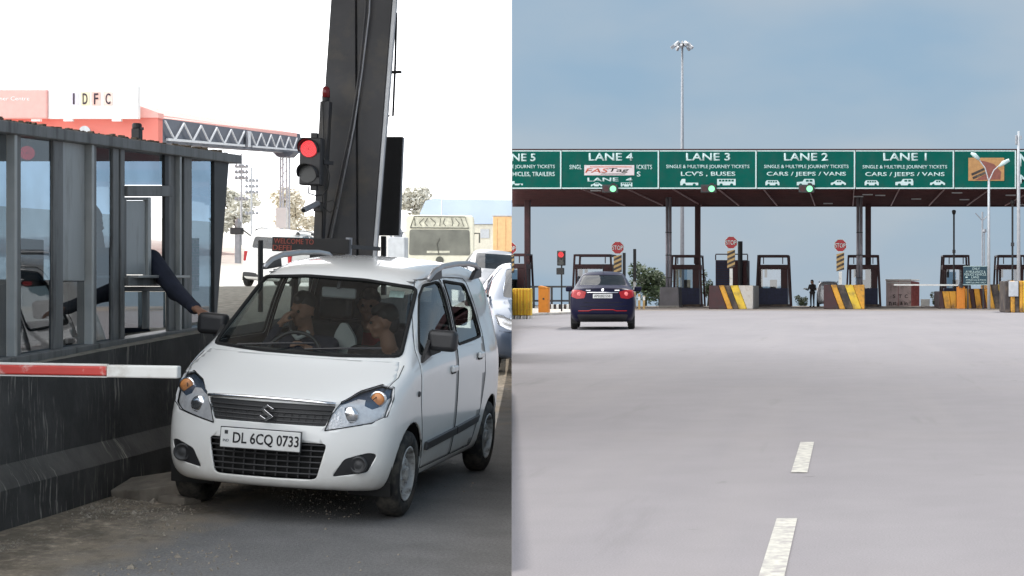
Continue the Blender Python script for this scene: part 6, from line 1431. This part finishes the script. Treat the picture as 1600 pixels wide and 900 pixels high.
rm = MB().box((0, .60, 1.41), (.24, .03, .075)).build('rear_view_mirror', 'cabin_grey', hb, bevel=.015); MB().bar((0, .58, 1.44), (0, .60, 1.50), .02, .02).build('mirror_stalk', 'black_plastic', rm)
for s in (-1, 1): MB().prism([(-.60 * s, 0)] * 0 + [(s * .50, .62), (s * .12, .62), (s * .12, .86), (s * .50, .86)], 'XY', 1.515, 1.525).build('sun_visor', 'cabin_grey', hb)
MB().prism([(-.5, .7), (.5, .7), (.5, 2.5), (-.5, 2.5)], 'XY', 1.53, 1.54).build('headlining', 'cabin_grey', hb)
for s in (-1, 1): MB().prism([(1.16, .4), (1.27, .4), (1.25, 1.52), (1.17, 1.52)], 'YZ', s * .50, s * .52).build('pillar_trim', 'trim_in', hb)

def sitter(label, hc, yaw, tilt, mats, hipx, hipy, hipz, armL, armR, extra=()):
    hc = Vector(hc); hs, hh, he = head(hc, yaw, tilt)
    nk = hc + Vector((0, .04, -.17)); sw = .19
    segs = hs + [(nk + Vector((-sw, .03, -.07)), nk + Vector((sw, .03, -.07)), .07, .07, 1), (nk + Vector((0, .03, -.03)), nk + Vector((0, .03, -.08)), .075, .10, 1),
        (nk + Vector((-.08, .05, -.14)), (hipx - .09, hipy, hipz + .12), .135, .13, 1), (nk + Vector((.08, .05, -.14)), (hipx + .09, hipy, hipz + .12), .135, .13, 1), ((hipx - .09, hipy, hipz + .05), (hipx + .09, hipy, hipz + .05), .12, .12, 2)]
    for s in (-1, 1):
        kn = Vector((hipx + s * .13, hipy - .45, hipz + .06)); segs += [((hipx + s * .1, hipy, hipz + .04), kn, .085, .06, 2), (kn, (hipx + s * .13, hipy - .62, .36), .058, .042, 2), ((hipx + s * .13, hipy - .62, .35), (hipx + s * .13, hipy - .80, .345), .04, .035, 2)]
    for s, (e, w, hdir, hup) in ((-1, armL), (1, armR)):
        a = nk + Vector((s * sw, .03, -.08)); e, w = Vector(e), Vector(w); segs += [(a, e, .058, .047, 1), (e, w, .045, .032, 1), (w, w + Vector(hdir).normalized() * .02, .028, .026, 0)] + hand(w + Vector(hdir).normalized() * .02, hdir, hup, 0, .9, 1., s)
    return figure('person', label, MI, segs + list(extra), mats, .0125, hh, he)
D = Vector((-.385, 1.03, 1.245))
sitter('driver in dark jacket with one hand raised to his chin in the white hatchback', D, -.35, .12, ['skin', 'navy_cloth', 'dark_cloth', 'white_cloth'], -.33, 1.33, .60,
       ((-.59, .86, .93), (-.485, .84, 1.13), (.35, .1, .6), (-1, -.6, .2)), ((-.12, .92, .90), (-.20, .72, .99), (-.3, -.4, .25), (.2, -.3, 1)),
       [(D + Vector((-.06, -.02, -.155)), D + Vector((.0, -.07, -.20)), .018, .016, 3), (D + Vector((.06, -.02, -.155)), D + Vector((.0, -.07, -.20)), .018, .016, 3)])
Pp = Vector((.20, 1.02, 1.20))
sitter('front passenger in brown patterned shawl facing sideways in the white hatchback', Pp, -1.25, .1, ['skin', 'brown_cloth', 'dark_cloth'], .33, 1.33, .60,
       ((.10, .95, .86), (.12, .80, .80), (.1, -.6, 0), (0, 0, 1)), ((.52, .98, .86), (.42, .82, .78), (-.4, -.5, 0), (0, 0, 1)))
Rr = Vector((-.16, 1.90, 1.27))
sitter('rear passenger in red top sitting in the middle of the white hatchback', Rr, .1, 0, ['skin', 'red_cloth', 'dark_cloth'], -.16, 2.12, .62,
       ((-.40, 1.92, .86), (-.30, 1.76, .80), (.3, -.6, 0), (0, 0, 1)), ((.08, 1.92, .86), (-.02, 1.76, .80), (-.3, -.6, 0), (0, 0, 1)))
wcl = tag(MB().prism(rpoly([(-.22, .93), (-.03, .92), (-.05, 1.07), (-.12, 1.17), (-.16, 1.17), (-.20, 1.09)], .03), 'XZ', 1.22, 1.26).build('seat_cloth', 'white_cloth', mw=MI), 'white cloth hung between the front seats of the white hatchback', 'cloth')

# person standing beside the parked pale car on the highway side
y = 105.; xp = W(1269, 0, y).x
hs, hh, he = head((0, -.02, 1.58), -.8, .25)
segs = hs + [((-.17, .02, 1.36), (.17, .02, 1.36), .075, .075, 1), ((0, .02, 1.32), (0, .03, 1.0), .15, .14, 1), ((-.05, .02, 1.2), (.05, .02, 1.2), .14, .14, 1), ((-.08, .03, .92), (.08, .03, .92), .12, .12, 2)]
for s in (-1, 1): segs += [((s * .09, .03, .9), (s * .1, .01, .5), .085, .06, 2), ((s * .1, .01, .5), (s * .1, .04, .09), .06, .042, 2), ((s * .1, .05, .05), (s * .11, -.12, .04), .045, .04, 2)]
segs += [((-.2, .02, 1.33), (-.27, -.05, 1.07), .055, .045, 1), ((-.27, -.05, 1.07), (-.36, -.22, 1.12), .043, .032, 1), ((.2, .02, 1.33), (.25, -.08, 1.07), .055, .045, 1), ((.25, -.08, 1.07), (.02, -.26, 1.12), .043, .032, 1)]
segs += hand((-.36, -.22, 1.12), (-.6, -.5, .1), (0, 0, 1), 0, .6) + hand((.02, -.26, 1.12), (-.9, -.3, .1), (0, 0, 1), 0, .6)
figure('person', 'person in dark clothes standing beside the pale parked car reading papers', T(xp, y, 0, -.4), segs, ['skin', 'dark_cloth', 'dark_cloth'], .014, hh, he)
o = tag(MB().box((0, 0, 0), (.26, .18, .006), Matrix.Rotation(.4, 4, 'X')).build('paper_sheet', 'white_cloth', mw=T(xp - .42, y - .2, 1.16, -.4)), 'sheet of paper held by the person beside the parked car', 'paper')
# ------------------------------------------------------------------ trees and bushes
def foliage(name, label, base, H, rx, rz, n, leaf, m='leaf', trunk=True, seed=1, cat='tree', blobs=9):
    r = random.Random(seed); o = thing(name, label, cat, T(*base)); b = MB(); cl = []
    for k in range(blobs): cl.append((Vector((r.uniform(-1, 1) * rx * .7, r.uniform(-1, 1) * rx * .5, H + r.uniform(-1, 1) * rz * .75)), r.uniform(.35, .6)))
    for k in range(n):
        c, s = r.choice(cl); d = Vector((r.gauss(0, 1), r.gauss(0, 1), r.gauss(0, 1))).normalized() * r.random() ** .4
        p = c + Vector((d.x * rx * s, d.y * rx * s, d.z * rz * s)); a = Vector((r.gauss(0, 1), r.gauss(0, 1), r.gauss(0, .6))).normalized(); q = a.orthogonal().normalized()
        L = leaf * r.uniform(.6, 1.3); b.add([p - a * L, p + q * L * .45, p + a * L, p - q * L * .45], [(0, 1, 2, 3)])
    f = b.build('crown', m, o); f['kind'] = 'stuff'
    if trunk:
        t = MB(); t.tube([(0, 0, -.2), (.05, 0, H * .4), (-.05, .05, H * .8), (.0, 0, H)], [.13, .1, .08, .04], 8); t.build('trunk', 'bark', o, smooth=1)
        for c, s in cl[:5]: MB().tube([(0, .02, H * .5), tuple(c * .5 + Vector((0, 0, H * .25))), tuple(c)], [.06, .04, .015], 6).build('limb', 'bark', o)
    return o
yt = 120.; k = F / yt
foliage('roadside_tree', 'bushy green tree right of the dark blue sedan beyond the booths', (W(1008, 0, yt).x, yt, -.1), 1.75, 1.55, 1.25, 2600, .13, seed=3, blobs=14)
foliage('roadside_tree', 'lower green tree beside the left double column', (W(1031, 0, yt + 2).x, yt + 2, -.15), 1.2, .9, .95, 1300, .12, seed=5)
foliage('roadside_shrub', 'thin leafy shrub rising left of the louvred cabin', (W(1107, 0, 116).x, 116, 0), 1.5, .45, .9, 260, .12, seed=8, cat='shrub', blobs=6)
foliage('low_bush', 'low dry bush left of the person beside the parked car', (W(1255, 0, 112).x, 112, 0), .35, .55, .4, 420, .09, seed=9, cat='bush', trunk=False, m='leaf_dry' if False else 'leaf')
foliage('low_bush', 'low bush between the kiosk and the ambulance lane', (W(1463, 0, 111).x, 111, 0), .4, .4, .5, 420, .09, seed=10, cat='bush', trunk=False)
mat('leaf_haze', (.66, .64, .56), .7, var=.1, scale=.6); mat('leaf_haze2', (.72, .66, .54), .7, var=.1)  # leaves lightened to imitate distance haze
for i, (u, v, y, H, rx, lb, m) in enumerate(((368, 352, 170, 3.6, 2.2, 'far tree coloured haze pale behind the overhead poles', 'leaf_haze'), (462, 352, 180, 3.6, 2.6, 'far tree coloured haze pale behind the traffic light', 'leaf_haze2'), (645, 345, 185, 3.2, 1.8, 'far tree coloured haze pale left of the blue roofed shed', 'leaf_haze'))):
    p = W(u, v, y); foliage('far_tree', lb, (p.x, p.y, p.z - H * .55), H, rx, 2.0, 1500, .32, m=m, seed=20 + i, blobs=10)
